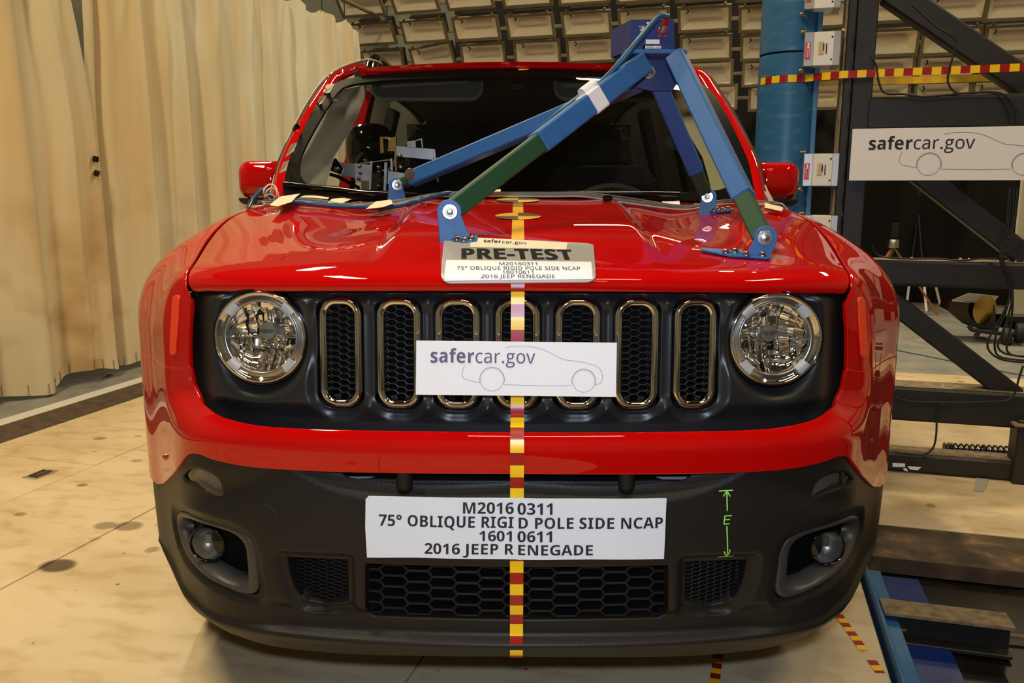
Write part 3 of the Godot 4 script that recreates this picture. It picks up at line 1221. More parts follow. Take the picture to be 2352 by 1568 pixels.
func sheets() -> void:
	var half := [[0, 0], [0.15, -0.0035], [0.30, -0.014], [0.45, -0.036], [0.55, -0.062], [0.615, -0.095], [0.66, -0.140], [0.71, -0.212], [0.77, -0.31], [0.824, -0.392], [0.866, -0.450], [0.896, -0.51], [0.910, -0.58], [0.914, -0.70], [0.911, -0.95], [0.896, -1.4], [0.890, -2.2], [0.885, -3.2], [0.86, -4.0]]
	var ks := [0.0]
	for i in range(1, half.size()):
		ks.append(ks[i - 1] + Vector2(half[i][0] - half[i - 1][0], half[i][1] - half[i - 1][1]).length())
	plan_end = ks[ks.size() - 1]
	var t := []
	var xs := []
	var zs := []
	for i in range(half.size() - 1, 0, -1):
		t.append(-ks[i])
		xs.append(-half[i][0])
		zs.append(half[i][1])
	for i in half.size():
		t.append(ks[i])
		xs.append(half[i][0])
		zs.append(half[i][1])
	plan_line = Spline.new(t, [xs, zs])
	var b := [[0.24, -0.075], [0.28, -0.045], [0.31, -0.018], [0.34, -0.010], [0.42, -0.002], [0.50, 0.003], [0.58, 0.004], [0.64, 0.001], [0.67, 0.001], [0.70, 0.002], [0.722, -0.003], [0.740, -0.016], [0.755, -0.032], [0.80, -0.042], [0.90, -0.042], [1.1, -0.042]]
	t = []
	xs = []
	for p: Array in b:
		t.append(p[0])
		xs.append(p[1])
	bumper_line = Spline.new(t, [xs])
	var h := [[0.074, 0.972], [0.060, 0.981], [0.0545, 0.992], [0.058, 1.006], [0.075, 1.0185], [0.105, 1.028], [0.15, 1.0365], [0.23, 1.050], [0.38, 1.075], [0.60, 1.103], [0.80, 1.126], [1.0, 1.143], [1.15, 1.152]]
	t = [0.0]
	xs = []
	zs = []
	for i in h.size():
		if i:
			t.append(t[i - 1] + Vector2(h[i][0] - h[i - 1][0], h[i][1] - h[i - 1][1]).length())
		xs.append(h[i][0])
		zs.append(h[i][1])
	hood_line = Spline.new(t, [xs, zs])
	hood_edge = Spline.new([0.0, 0.04, 0.12, 0.28, 0.52, 0.8, 1.0], [[0.635, 0.643, 0.655, 0.700, 0.745, 0.765, 0.768], [0.020, 0.045, 0.10, 0.25, 0.48, 0.72, 0.85]])
	fender_to = side_s(-1.25)


func out_from_plan(s: float, y: float, off: float) -> Vector3:
	var p := Vector2(plan_line.at(s, 0), plan_line.at(s, 1))
	var d := Vector2(plan_line.at(s + 0.003, 0), plan_line.at(s + 0.003, 1)) - Vector2(plan_line.at(s - 0.003, 0), plan_line.at(s - 0.003, 1))
	var n := Vector2(-d.y, d.x).normalized()
	return Vector3(p.x + n.x * off, y, p.y + n.y * off)


func tuck(s: float, y: float) -> float:      # the bumper's corners draw in towards the ground
	return 0.07 * pow(maxf(0.0, 0.50 - y), 1.5) * smoothstep(0.40, 0.95, absf(s))


func f_fascia(q: Vector2) -> Vector3:
	var side := smoothstep(0.66, 0.80, absf(q.x))
	return out_from_plan(q.x, q.y, bumper_line.at(q.y) * (1.0 - side) + 0.006 - tuck(q.x, q.y))


var fog_poly: PackedVector2Array
var mesh_poly: PackedVector2Array
var turn_poly: PackedVector2Array
var crest: Spline                  # the sill under the upper intake: its height over the distance from the middle


func dist_to(poly: PackedVector2Array, q: Vector2) -> float:      # > 0 outside
	var d := 1e9
	for i in poly.size():
		d = minf(d, q.distance_squared_to(Geometry2D.get_closest_point_to_segment(q, poly[i], poly[(i + 1) % poly.size()])))
	return sqrt(d) * (-1.0 if Geometry2D.is_point_in_polygon(q, poly) else 1.0)


func f_black(q: Vector2) -> Vector3:
	var s := absf(q.x)
	var y := q.y
	var off := bumper_line.at(y) * (1.0 - smoothstep(0.66, 0.80, s)) - tuck(s, y)
	# the lip below steps forward, the field of the lower grille lies back
	off -= 0.016 * smoothstep(0.395, 0.365, y) * smoothstep(0.315, 0.335, y) * (1.0 - smoothstep(0.42, 0.56, s))
	off += 0.010 * smoothstep(0.335, 0.318, y)
	# brow over the turn lamp, a furrow inward of it
	var e := Vector2((s - 0.565) / 0.10, (y - 0.600 + (s - 0.565) * 0.35) / 0.038)
	off -= 0.013 * exp(-e.length_squared() * 1.6)
	# swell between fog lamp and grille
	e = Vector2((s - 0.47) / 0.10, (y - 0.50) / 0.09)
	off += 0.006 * exp(-e.length_squared())
	if s > 0.40 and y < 0.56 and fog_poly.size():
		var d := dist_to(fog_poly, Vector2(-s, y))
		off -= 0.010 * (1.0 - smoothstep(0.0, 0.018, d))
	if s < 0.50 and y < 0.52 and y > 0.36 and mesh_poly.size():
		var d := dist_to(mesh_poly, Vector2(-s, y))
		off -= 0.016 * (1.0 - smoothstep(0.0, 0.022, d))
	if crest != null and s < 0.56 and y > 0.57:
		var c := crest.at(s)
		off -= 0.022 * smoothstep(c - 0.006, c + 0.028, y)
	return out_from_plan(q.x, y, off)


func f_grille(q: Vector2) -> Vector3:
	var off := -0.048 - 0.05 * (q.y - 0.74) * (1.0 - 0.5 * smoothstep(0.3, 0.6, absf(q.x)))
	off -= 0.018 * smoothstep(0.775, 0.735, q.y) * (1.0 - smoothstep(0.60, 0.66, absf(q.x)))
	off -= 0.030 * smoothstep(0.957, 0.985, q.y)
	var s := absf(q.x)
	if s > 0.32:
		var d := Vector2(s + lamp_at.x, (q.y - lamp_at.y) * 1.0).length()
		off -= 0.030 * pow(1.0 - smoothstep(0.088, 0.130, d), 1.3)
	if s < 0.43:
		for c: Vector2 in slot_at:
			var d := (Vector2(absf(s + c.x), absf(q.y - c.y)) - SLOT / 2 + Vector2(0.034, 0.034))
			var sd := Vector2(maxf(d.x, 0), maxf(d.y, 0)).length() + minf(maxf(d.x, d.y), 0) - 0.034
			if sd < 0.024:
				off -= 0.013 * (1.0 - smoothstep(0.004, 0.024, sd))
	return out_from_plan(q.x, q.y, off)


func f_hood(q: Vector2) -> Vector3:      # (across, along the hood from its front edge)
	var x := absf(q.x)
	var t := hood_line.at(q.y, 0) + 0.2 * x * x + 0.5 * pow(x, 6) * (1.0 - 0.6 * smoothstep(0.2, 0.7, q.y))
	var back := smoothstep(0.10, 0.65, q.y)
	var y := hood_line.at(q.y, 1) - lerpf(0.032, 0.012, back) * x * x - lerpf(0.7, 0.15, back) * pow(maxf(0.0, x - 0.575), 2)
	var rise := smoothstep(0.06, 0.30, q.y)
	y += 0.013 * (1.0 - smoothstep(0.245 + 0.02 * q.y, 0.285 + 0.02 * q.y, x)) * rise
	var e := (x - 0.44) / 0.105
	y -= 0.020 * exp(-e * e) * smoothstep(0.16, 0.55, q.y)
	return Vector3(q.x, y, -t)


func f_fender(q: Vector2) -> Vector3:
	var s := absf(q.x)
	var t := q.y
	var p := out_from_plan(q.x, minf(t, 0.86), 0.005 + bumper_line.at(minf(t, 0.86)) * (1.0 - smoothstep(0.66, 0.80, s)) - tuck(s, t))
	if t < 0.86:
		return p
	# above, the fender rolls over to the hood's edge
	var u := (t - 0.86) / 0.28
	var k := clampf((s - fender_from) / (fender_to - fender_from), 0.0, 1.0)
	var e := f_hood(Vector2(hood_edge.at(k, 0), hood_edge.at(k, 1)))
	e.x = (e.x + 0.006) * signf(q.x) + (s - fender_from) * 0.0
	if s > fender_to:
		e.z -= s - fender_to
	var d := e - p
	return p + Vector3(d.x * (1.0 - cos(u * PI / 2)), d.y * sin(u * PI / 2), d.z * (1.0 - cos(u * PI / 2)))


func f_glass(q: Vector2) -> Vector3:     # the windshield: (across, 0 at the cowl to 1 at the roof)
	var t := lerpf(1.02, 1.765, q.y) + 0.10 * q.x * q.x
	var y := lerpf(1.110, 1.618, q.y) - 0.035 * q.x * q.x * q.y
	var bow := 0.030 * 4.0 * q.y * (1.0 - q.y)
	return Vector3(q.x, y + bow * 0.8, -t + bow * 0.55)


func f_roof(q: Vector2) -> Vector3:
	var k := q.y - 1.755 - 0.10 * q.x * q.x
	var y := 1.612 + 0.050 * (1.0 - exp(-maxf(k, -0.05) * 7.0)) + 0.01 * sin(clampf(k / 2.3, 0, 1) * PI) - 0.05 * pow(maxf(0, k - 1.5), 2)
	return Vector3(q.x, y - 0.055 * q.x * q.x, -q.y)


func side_s(z: float) -> float:
	var a := 0.0
	var b := plan_end
	for i in 30:
		var m := (a + b) / 2
		if plan_line.at(m, 1) > z:
			a = m
		else:
			b = m
	return a


func lifted(f: Callable, h: float) -> Callable:
	return func(q: Vector2) -> Vector3:
		return f.call(q) + Shape.normal_of(f, q, 1.0) * h


func build_car() -> void:
	sheets()
	var car := thing("car", "red compact off-road car seen head-on, black bumper, seven chrome-ringed grille slots, round headlights", "car", Vector3(0, 0, -2.0))
	lamp_at = hit(f_grille, 586, 776, Vector2(-0.48, 0.85))
	for p in V([776, 813, 912, 815, 1049, 816.5, 1189, 816.5]):
		slot_at.append(hit(f_grille, p.x, p.y, Vector2(-0.2, 0.85)))
	slot_at[3].x = 0.0
	for k in 4:
		slot_at[k].y = slot_at[3].y + (slot_at[0].y - slot_at[3].y) * (3 - k) / 3.0
	# --- grille panel
	var gpx := V([1188, 656, 800, 656, 452, 656, 452, 656, 435, 694, 432, 760, 432, 823, 437, 856, 443, 888, 457, 916, 477, 940, 507, 960, 550, 973, 600, 982, 667, 987, 784, 991, 950, 994, 1188, 996])
	var grille := smooth(hits(f_grille, gpx, Vector2(-0.01, 0.97)), 5, false)
	grille[0].x = 0
	grille[grille.size() - 1].x = 0
	var holes := []
	for sx: float in [-1.0, 1.0]:
		var c := circle(0.0925, 48)
		for i in c.size():
			c[i] += Vector2(sx * absf(lamp_at.x), lamp_at.y)
		holes.append(c)
	for k in 7:
		var c: Vector2 = slot_at[k] if k < 4 else Vector2(-slot_at[6 - k].x, slot_at[6 - k].y)
		var h := rrect(SLOT.x + 0.010, SLOT.y + 0.010, 0.036)
		for i in h.size():
			h[i] += c
		holes.append(h)
	var gp := part("grille_panel", Shape.new().panel(both(grille), holes, f_grille, 0.0045, 0.002, 0.03), M["grille black"], car)
	for k in 7:
		var c: Vector2 = slot_at[k] if k < 4 else Vector2(-slot_at[6 - k].x, slot_at[6 - k].y)
		var base := func(q: Vector2) -> Vector3:
			return out_from_plan(q.x, q.y, -0.066 - 0.05 * (q.y - 0.74))
		var path := PackedVector2Array()
		for p in rrect(SLOT.x - 0.018, SLOT.y - 0.018, 0.027, 8):
			path.append(p + c)
		var prof := []
		for j in 13:
			var a := PI * j / 12.0
			prof.append(Vector2(-0.0085 * cos(a), 0.010 * sin(a) - 0.002))
		prof[0] = Vector2(-0.0085, -0.02)
		prof[12] = Vector2(0.0095, -0.02)
		part("chrome_ring", Shape.new().sweep(base, path, prof), M["chrome"], car)
		var inside := PackedVector2Array()
		for p in rrect(SLOT.x - 0.010, SLOT.y - 0.010, 0.03, 4):
			inside.append(p + c)
		var fh := func(q: Vector2, d: float) -> Vector3:
			return out_from_plan(q.x, q.y, -0.080 - 0.05 * (q.y - 0.74) + d)
		part("grille_honeycomb", Shape.new().honeycomb(inside, fh, 0.0177, 0.0122, 0.0013, 0.012), M["honeycomb"], car)
		var bk := Shape.new()
		bk.panel(inside, [], func(q: Vector2) -> Vector3: return fh.call(q, -0.0125 if q.y > c.y - 0.062 else -0.05), 0.02, 0.0, 0.0)
		part("slot_backing", bk, M["cavity"], car)
	# --- red bumper cover
	var lower := V([322, 1086, 334, 1088, 356, 1097, 376, 1099.5, 390, 1092, 404, 1075, 418, 1055, 429, 1042, 440, 1038.6, 457, 1041, 482, 1051, 525, 1062, 581, 1071, 637, 1075.5, 700, 1079, 784, 1082, 950, 1085, 1188, 1086])
	var lo := hits(f_fascia, lower.slice(4), Vector2(-0.86, 0.55))
	var s_arch := side_s(-0.50)
	var split := hits(f_fascia, V([407, 848, 433, 843]), Vector2(-0.68, 0.80))
	var out_line := PackedVector2Array([Vector2(-s_arch, 0.494), Vector2(-s_arch + 0.05, 0.489)])
	out_line.append_array(lo)
	out_line = smooth(out_line, 4, false)
	out_line[out_line.size() - 1].x = 0
	var up := hits(f_fascia, V([1188, 994, 950, 992, 784, 989, 667, 985, 600, 980, 550, 971, 507, 958, 477, 938, 457, 914, 443, 886, 437, 856, 433, 843]), Vector2(0, 0.74))
	up = smooth(up, 4, false)
	up[0].x = 0
	var fas := out_line.duplicate()
	fas.append_array(up)
	fas.append(split[0])
	fas.append(Vector2(-s_arch + 0.16, split[0].y - 0.012))
	fas.append(Vector2(-s_arch, split[0].y - 0.024))
	# both halves as one cover
	var half_a := out_line.duplicate()
	var rest := up.duplicate()
	rest.append(split[0])
	rest.append(Vector2(-s_arch + 0.16, split[0].y - 0.012))
	rest.append(Vector2(-s_arch, split[0].y - 0.024))
	var cover := out_line.duplicate()                 # left to middle along the bottom
	cover.append_array(mirrored(out_line).slice(1))   # on to the right
	var top_right := mirrored(rest)
	cover.append_array(top_right)
	cover.append_array(rest.slice(1))
	part("bumper_cover", Shape.new().panel(cover, [], f_fascia, 0.007, 0.0025, 0.008), M["red paint"], car)
	# --- black lower bumper
	fog_poly = smooth(hits(f_black, V([590, 1368, 583, 1374, 564, 1371, 510, 1350, 468, 1328, 440, 1302, 418, 1271, 404, 1235, 397, 1199, 397, 1177, 402, 1174, 440, 1187, 496, 1207, 538, 1221, 564, 1238, 578, 1263, 586, 1311]), Vector2(-0.6, 0.43)), 3)
	turn_poly = smooth(hits(f_black, V([419, 1095, 426, 1080, 435, 1073, 447, 1072, 479, 1080.5, 502, 1097, 512, 1115, 514, 1134, 507, 1136, 480, 1128, 440, 1113, 421, 1102]), Vector2(-0.66, 0.63)), 3)
	mesh_poly = smooth(hits(f_black, V([646, 1284, 646, 1284, 796, 1291, 796, 1291, 801, 1396, 801, 1396, 705, 1392, 680, 1382, 664, 1358, 652, 1322]), Vector2(-0.4, 0.47)), 3)
	var inta := hits(f_black, V([672, 1082, 752, 1120, 840, 1143, 1188, 1148]), Vector2(-0.4, 0.64))
	var cs := []
	var cy := []
	for i in range(inta.size() - 1, -1, -1):
		cs.append(absf(inta[i].x) if i < inta.size() - 1 else 0.0)
		cy.append(inta[i].y)
	cs.append(cs[cs.size() - 1] + 0.06)
	cy.append(cy[cy.size() - 1] + 0.03)
	crest = Spline.new(cs, [cy])
	var ih := hits(f_black, V([782, 1088, 800, 1099, 860, 1103, 1188, 1107]), Vector2(-0.35, 0.64))
	ih = smooth(ih, 3, false)
	ih[ih.size() - 1].x = 0
	var intake_hole := ih.duplicate()
	intake_hole.append_array(mirrored(ih).slice(1))
	intake_hole.append(Vector2(absf(ih[0].x), ih[0].y + 0.012))
	intake_hole.append(Vector2(-absf(ih[0].x), ih[0].y + 0.012))
	var low_hole := smooth(hits(f_black, V([845, 1291, 845, 1291, 1188, 1294, 1188, 1294]), Vector2(-0.28, 0.49)), 2, false)
	var low_b := hits(f_black, V([1188, 1426, 1000, 1424, 860, 1419, 840, 1408, 834, 1380, 834, 1300]), Vector2(-0.1, 0.38))
	var center_hole := PackedVector2Array()
	for p in low_b:
		center_hole.append(p)
	center_hole.append(Vector2(low_b[4].x + 0.006, low_hole[0].y))
	center_hole.append(Vector2(0, low_hole[low_hole.size() - 1].y))
	center_hole[0].x = 0
	var chole := both(center_hole.slice(1, center_hole.size() - 1))
	var bl := hits(f_black, V([1188, 1507, 950, 1505, 780, 1500, 680, 1490, 590, 1475]), Vector2(0, 0.30))
	bl.reverse()
	# further out the lower edge is found column by column, where it meets the outline seen in the photograph
	var seen_edge := V([332, 1100, 338, 1140, 345, 1170, 370, 1250, 400, 1320, 430, 1380, 470, 1425, 520, 1450, 590, 1475])
	var side := PackedVector2Array([Vector2(-s_arch, 0.51), Vector2(-s_arch, 0.47)])
	for k in range(12, 0, -1):
		var s := lerpf(absf(bl[0].x), s_arch, k / 12.5)
		var y0 := 0.15
		var y1 := 0.56
		for i in 24:
			var y := (y0 + y1) / 2
			var p := proj(f_black(Vector2(-s, y)))
			var v := 1475.0
			for j in seen_edge.size() - 1:
				if p.x >= seen_edge[j].x and p.x <= seen_edge[j + 1].x:
					v = lerpf(seen_edge[j].y, seen_edge[j + 1].y, (p.x - seen_edge[j].x) / (seen_edge[j + 1].x - seen_edge[j].x))
			if p.x < 332:
				v = 1100.0
			if p.y > v:
				y0 = y
			else:
				y1 = y
		side.append(Vector2(-s, (y0 + y1) / 2))
	for p in bl:
		side.append(p)
	side = smooth(side, 5, false)
	side[side.size() - 1].x = 0
	for pass_no in 3:
		var q := side.duplicate()
		for i in range(3, side.size() - 1):
			q[i] = (side[i - 1] + side[i] * 2.0 + side[i + 1]) / 4.0
		side = q
	var topline := PackedVector2Array()
	for i in range(out_line.size() - 1, -1, -1):
		topline.append(out_line[i] + Vector2(0, 0.012))
	topline[0].x = 0
	topline[topline.size() - 1] = Vector2(-s_arch, 0.51)
	var black := side.duplicate()
	black.append_array(mirrored(side).slice(1))
	black.append_array(mirrored(topline).slice(1))
	black.append_array(topline.slice(1, topline.size() - 1))
	var bh := [fog_poly, mirrored(fog_poly), turn_poly, mirrored(turn_poly), mesh_poly, mirrored(mesh_poly), chole]
	var small := []
	for h: PackedVector2Array in bh:
		small.append(h)
	small.append(intake_hole)
	part("lower_bumper", Shape.new().panel(black, small, f_black, 0.0055, 0.004, 0.05), M["black plastic"], car)
	# lower honeycombs and what lies behind
	var fl := func(q: Vector2, d: float) -> Vector3:
		return out_from_plan(q.x, q.y, -0.030 + d)
	part("lower_honeycomb", Shape.new().honeycomb(chole, fl, 0.0473, 0.0222, 0.0026, 0.034, 0.84), M["lower honeycomb"], car)
	for sx in 2:
		var mp := mesh_poly if sx == 0 else mirrored(mesh_poly)
		var fm := func(q: Vector2, d: float) -> Vector3:
			return out_from_plan(q.x, q.y, -0.036 - tuck(q.x, q.y) + d)
		part("side_honeycomb", Shape.new().honeycomb(mp, fm, 0.0153, 0.0082, 0.0013, 0.008), M["lower honeycomb"], car)
		part("side_backing", Shape.new().panel(mp, [], func(q: Vector2) -> Vector3: return fm.call(q, -0.009), 0.03, 0.0, 0.0), M["dark plastic"], car)
	part("grille_cavity", Shape.new().box(Vector3(0, 0.55, -0.20), Vector3(1.0, 0.46, 0.03)), M["cavity"], car)
	for w: Array in [[785, 1094.5, 903, 1099], [957, 1098, 1159, 1104], [1210, 1098, 1412, 1104], [1466, 1095, 1590, 1099]]:
		var i0 := at_z(w[0], w[1], -0.062)
		var i1 := at_z(w[2], w[3], -0.062)
		part("intake_strip", Shape.new().box((i0 + i1) / 2, Vector3(i1.x - i0.x, 0.0055, 0.006), Basis.IDENTITY, 0.001), M["aluminium"], car).set_meta("label", "bright strip inside the upper air intake")
	for u: float in [928.0, 1440.0]:
		var pp := at_z(u, 1124, -0.010)
		part("intake_post", Shape.new().tube(PackedVector3Array([pp + Vector3(0, 0.05, -0.012), pp + Vector3(0, 0.004, -0.008), pp + Vector3(0, 0, -0.014)]), 0.015, 14), M["black plastic"], car)
	for sx in 2:
		fog_lamp(car, sx)
		turn_lamp(car, sx)
		headlight(car, sx)
		fender(car, sx, split)
		mirror(car, sx)
	# tow-hook cover, left only
	var tw := hit(f_black, 611, 1189, Vector2(-0.45, 0.56))
	var tc := PackedVector2Array()
	for p in circle(0.0235, 40):
		tc.append(p + tw)
	part("tow_cover", Shape.new().panel(tc, [], lifted(f_black, 0.0012), 0.006, 0.0015, 0.004), M["black plastic"], car)
	hood(car)
	cabin(car)
	# wheels and underside
	part("underbody", Shape.new().box(Vector3(0, 0.36, -2.1), Vector3(1.5, 0.10, 3.6)), M["cavity"], car)
	for w in 4:
		var c := Vector3(-0.775 if w % 2 == 0 else 0.775, 0.345, -0.86 if w < 2 else -3.43)
		var tr := Transform3D(Basis(Vector3.UP, PI / 2 * (1 if w % 2 else -1)), c)
		var wl := Node3D.new()
		wl.name = "wheel" if w == 0 else "wheel_%03d" % w
		car.add_child(wl)
		wl.position = Vector3(0, 0, 0)
		part("tyre", Shape.new().lathe([Vector2(0.22, -0.10), Vector2(0.30, -0.108), Vector2(0.335, -0.095), Vector2(0.345, -0.06), Vector2(0.345, 0.06), Vector2(0.335, 0.095), Vector2(0.30, 0.108), Vector2(0.22, 0.10)], tr, 40), M["rubber"], wl)
		part("rim", Shape.new().lathe([Vector2(0.225, 0.10), Vector2(0.20, 0.09), Vector2(0.19, 0.04), Vector2(0.06, 0.07), Vector2(0.0, 0.075)], tr, 40), M["satin metal"], wl)


func fog_lamp(car: Node3D, sx: int) -> void:
	var inner_px := V([412, 1193, 418, 1196, 452, 1207, 496, 1222, 525, 1236, 544, 1255, 550, 1286, 555, 1322, 551, 1334, 537, 1334, 496, 1314, 457, 1286, 432, 1257, 418, 1227])
	var inner := smooth(hits(f_black, inner_px, Vector2(-0.6, 0.5)), 3)
	var outer := fog_poly
	var o := outer if sx == 0 else mirrored(outer)
	var i := inner if sx == 0 else mirrored(inner)
	# the bezel: a flat band that turns in to the opening
	var mid := Vector2.ZERO
	for p in inner:
		mid += p / inner.size()
	var rows := []
	var prof := [[0.0, -0.022], [0.03, -0.008], [0.08, -0.0045], [0.2, -0.003], [0.38, -0.003], [0.55, -0.005], [0.72, -0.011], [0.88, -0.022], [1.0, -0.036], [1.0, -0.055]]
	for w in prof:
		rows.append(PackedVector3Array())
	for j in 96:
		var d := Vector2.from_angle(TAU * j / 96.0)
		var q0 := mid
		var q1 := mid
		for which in 2:
			var poly := outer if which == 0 else inner
			var best := 0.0
			for m in poly.size():
				var x: Variant = Geometry2D.segment_intersects_segment(mid, mid + d, poly[m], poly[(m + 1) % poly.size()])
				if x != null and (x as Vector2).distance_to(mid) > best:
					best = (x as Vector2).distance_to(mid)
			if which == 0:
				q0 = mid + d * (best - 0.0028)
			else:
				q1 = mid + d * best
		for m in prof.size():
			var q := q0.lerp(q1, prof[m][0])
			if sx == 1:
				q.x = -q.x
			rows[m].append(out_from_plan(q.x, q.y, prof[m][1] - tuck(q.x, q.y) - 0.004))
	for m in rows.size():       # iron out the corners a little
		for pass_no in 2:
			var r: PackedVector3Array = rows[m]
			var r2 := r.duplicate()
			for j in 96:
				r2[j] = (r[(j + 95) % 96] + r[j] * 2.0 + r[(j + 1) % 96]) / 4.0
			rows[m] = r2
	part("fog_bezel", Shape.new().grid(rows, false, true), M["bezel"], car)
	var back := PackedVector2Array()
	for p in i:
		back.append(p)
	var fr := func(q: Vector2) -> Vector3: return out_from_plan(q.x, q.y, -0.050 - tuck(q.x, q.y) + 0.05 * (absf(q.x) - 0.57))
	part("fog_recess", Shape.new().panel(back, [], fr, 0.01, 0.004, 0.0), M["cavity"], car)
	var c: Vector3 = fr.call(hit(fr, 489, 1236, Vector2(-0.6, 0.5))) + Vector3(0, 0, 0.024)
	if sx == 1:
		c.x = -c.x
	var tr := Transform3D(basis_to(Vector3(0.10 * (1 if sx else -1), 0.0, 1.0)), c)
	part("fog_lamp", Shape.new().lathe([Vector2(0.0375, -0.03), Vector2(0.0375, 0.006), Vector2(0.0355, 0.009), Vector2(0.0345, 0.004)], tr, 36), M["gloss black"], car)
	var r := Shape.new()
	r.lathe([Vector2(0.0345, 0.003), Vector2(0.031, -0.012), Vector2(0.020, -0.024), Vector2(0.0, -0.028)], tr, 10)
	r.box(tr * Vector3(0, 0.010, -0.006), Vector3(0.012, 0.018, 0.010), tr.basis)
	part("fog_reflector", r, M["fog bowl"], car)
	part("fog_lens", Shape.new().lathe([Vector2(0.035, 0.005), Vector2(0.026, 0.0095), Vector2(0.013, 0.0115), Vector2(0.0, 0.012)], tr, 36), M["clear glass"], car)


func turn_lamp(car: Node3D, sx: int) -> void:
	var o := turn_poly if sx == 0 else mirrored(turn_poly)
	var f := func(q: Vector2) -> Vector3:
		return out_from_plan(q.x, q.y, -0.004 - tuck(q.x, q.y))
	var fb := func(q: Vector2) -> Vector3: return out_from_plan(q.x, q.y, -0.020 - tuck(q.x, q.y))
	part("turn_lamp_back", Shape.new().panel(o, [], fb, 0.008, 0.0, 0.0), M["turn lamp inside"], car)
	var lo := o[0]
	var hi := o[0]
	for p in o:
		lo = lo.min(p)
		hi = hi.max(p)
	var ribs := Shape.new()
	var split_y := lerpf(lo.y, hi.y, 0.66)
	var lines := []
	for k in 24:
		var x := lo.x + 0.0046 * k
		lines.append(PackedVector2Array([Vector2(x, lo.y - 0.01), Vector2(x, split_y)]))
	for k in 7:
		lines.append(PackedVector2Array([Vector2(lo.x - 0.01, split_y + 0.001 + 0.0046 * k), Vector2(hi.x + 0.01, split_y + 0.001 + 0.0046 * k)]))
	for l: PackedVector2Array in lines:
		for c: PackedVector2Array in Geometry2D.intersect_polyline_with_polygon(l, o):
			var path := PackedVector3Array()
			for j in 5:
				path.append(fb.call(c[0].lerp(c[c.size() - 1], j / 4.0)))
			ribs.tube(path, 0.0023, 8, false)
	part("turn_lamp_ribs", ribs, M["turn lamp inside"], car)
	part("turn_lamp_lens", Shape.new().panel(o, [], f, 0.006, 0.002, 0.02), M["lamp cover"], car)
	var c := at_z(452, 1077, -0.205)
	if sx == 1:
		c.x = -c.x
	part("turn_bulb", Shape.new().tube(PackedVector3Array([c, c + Vector3(0, -0.012, 0.004)]), 0.005), M["amber"], car)


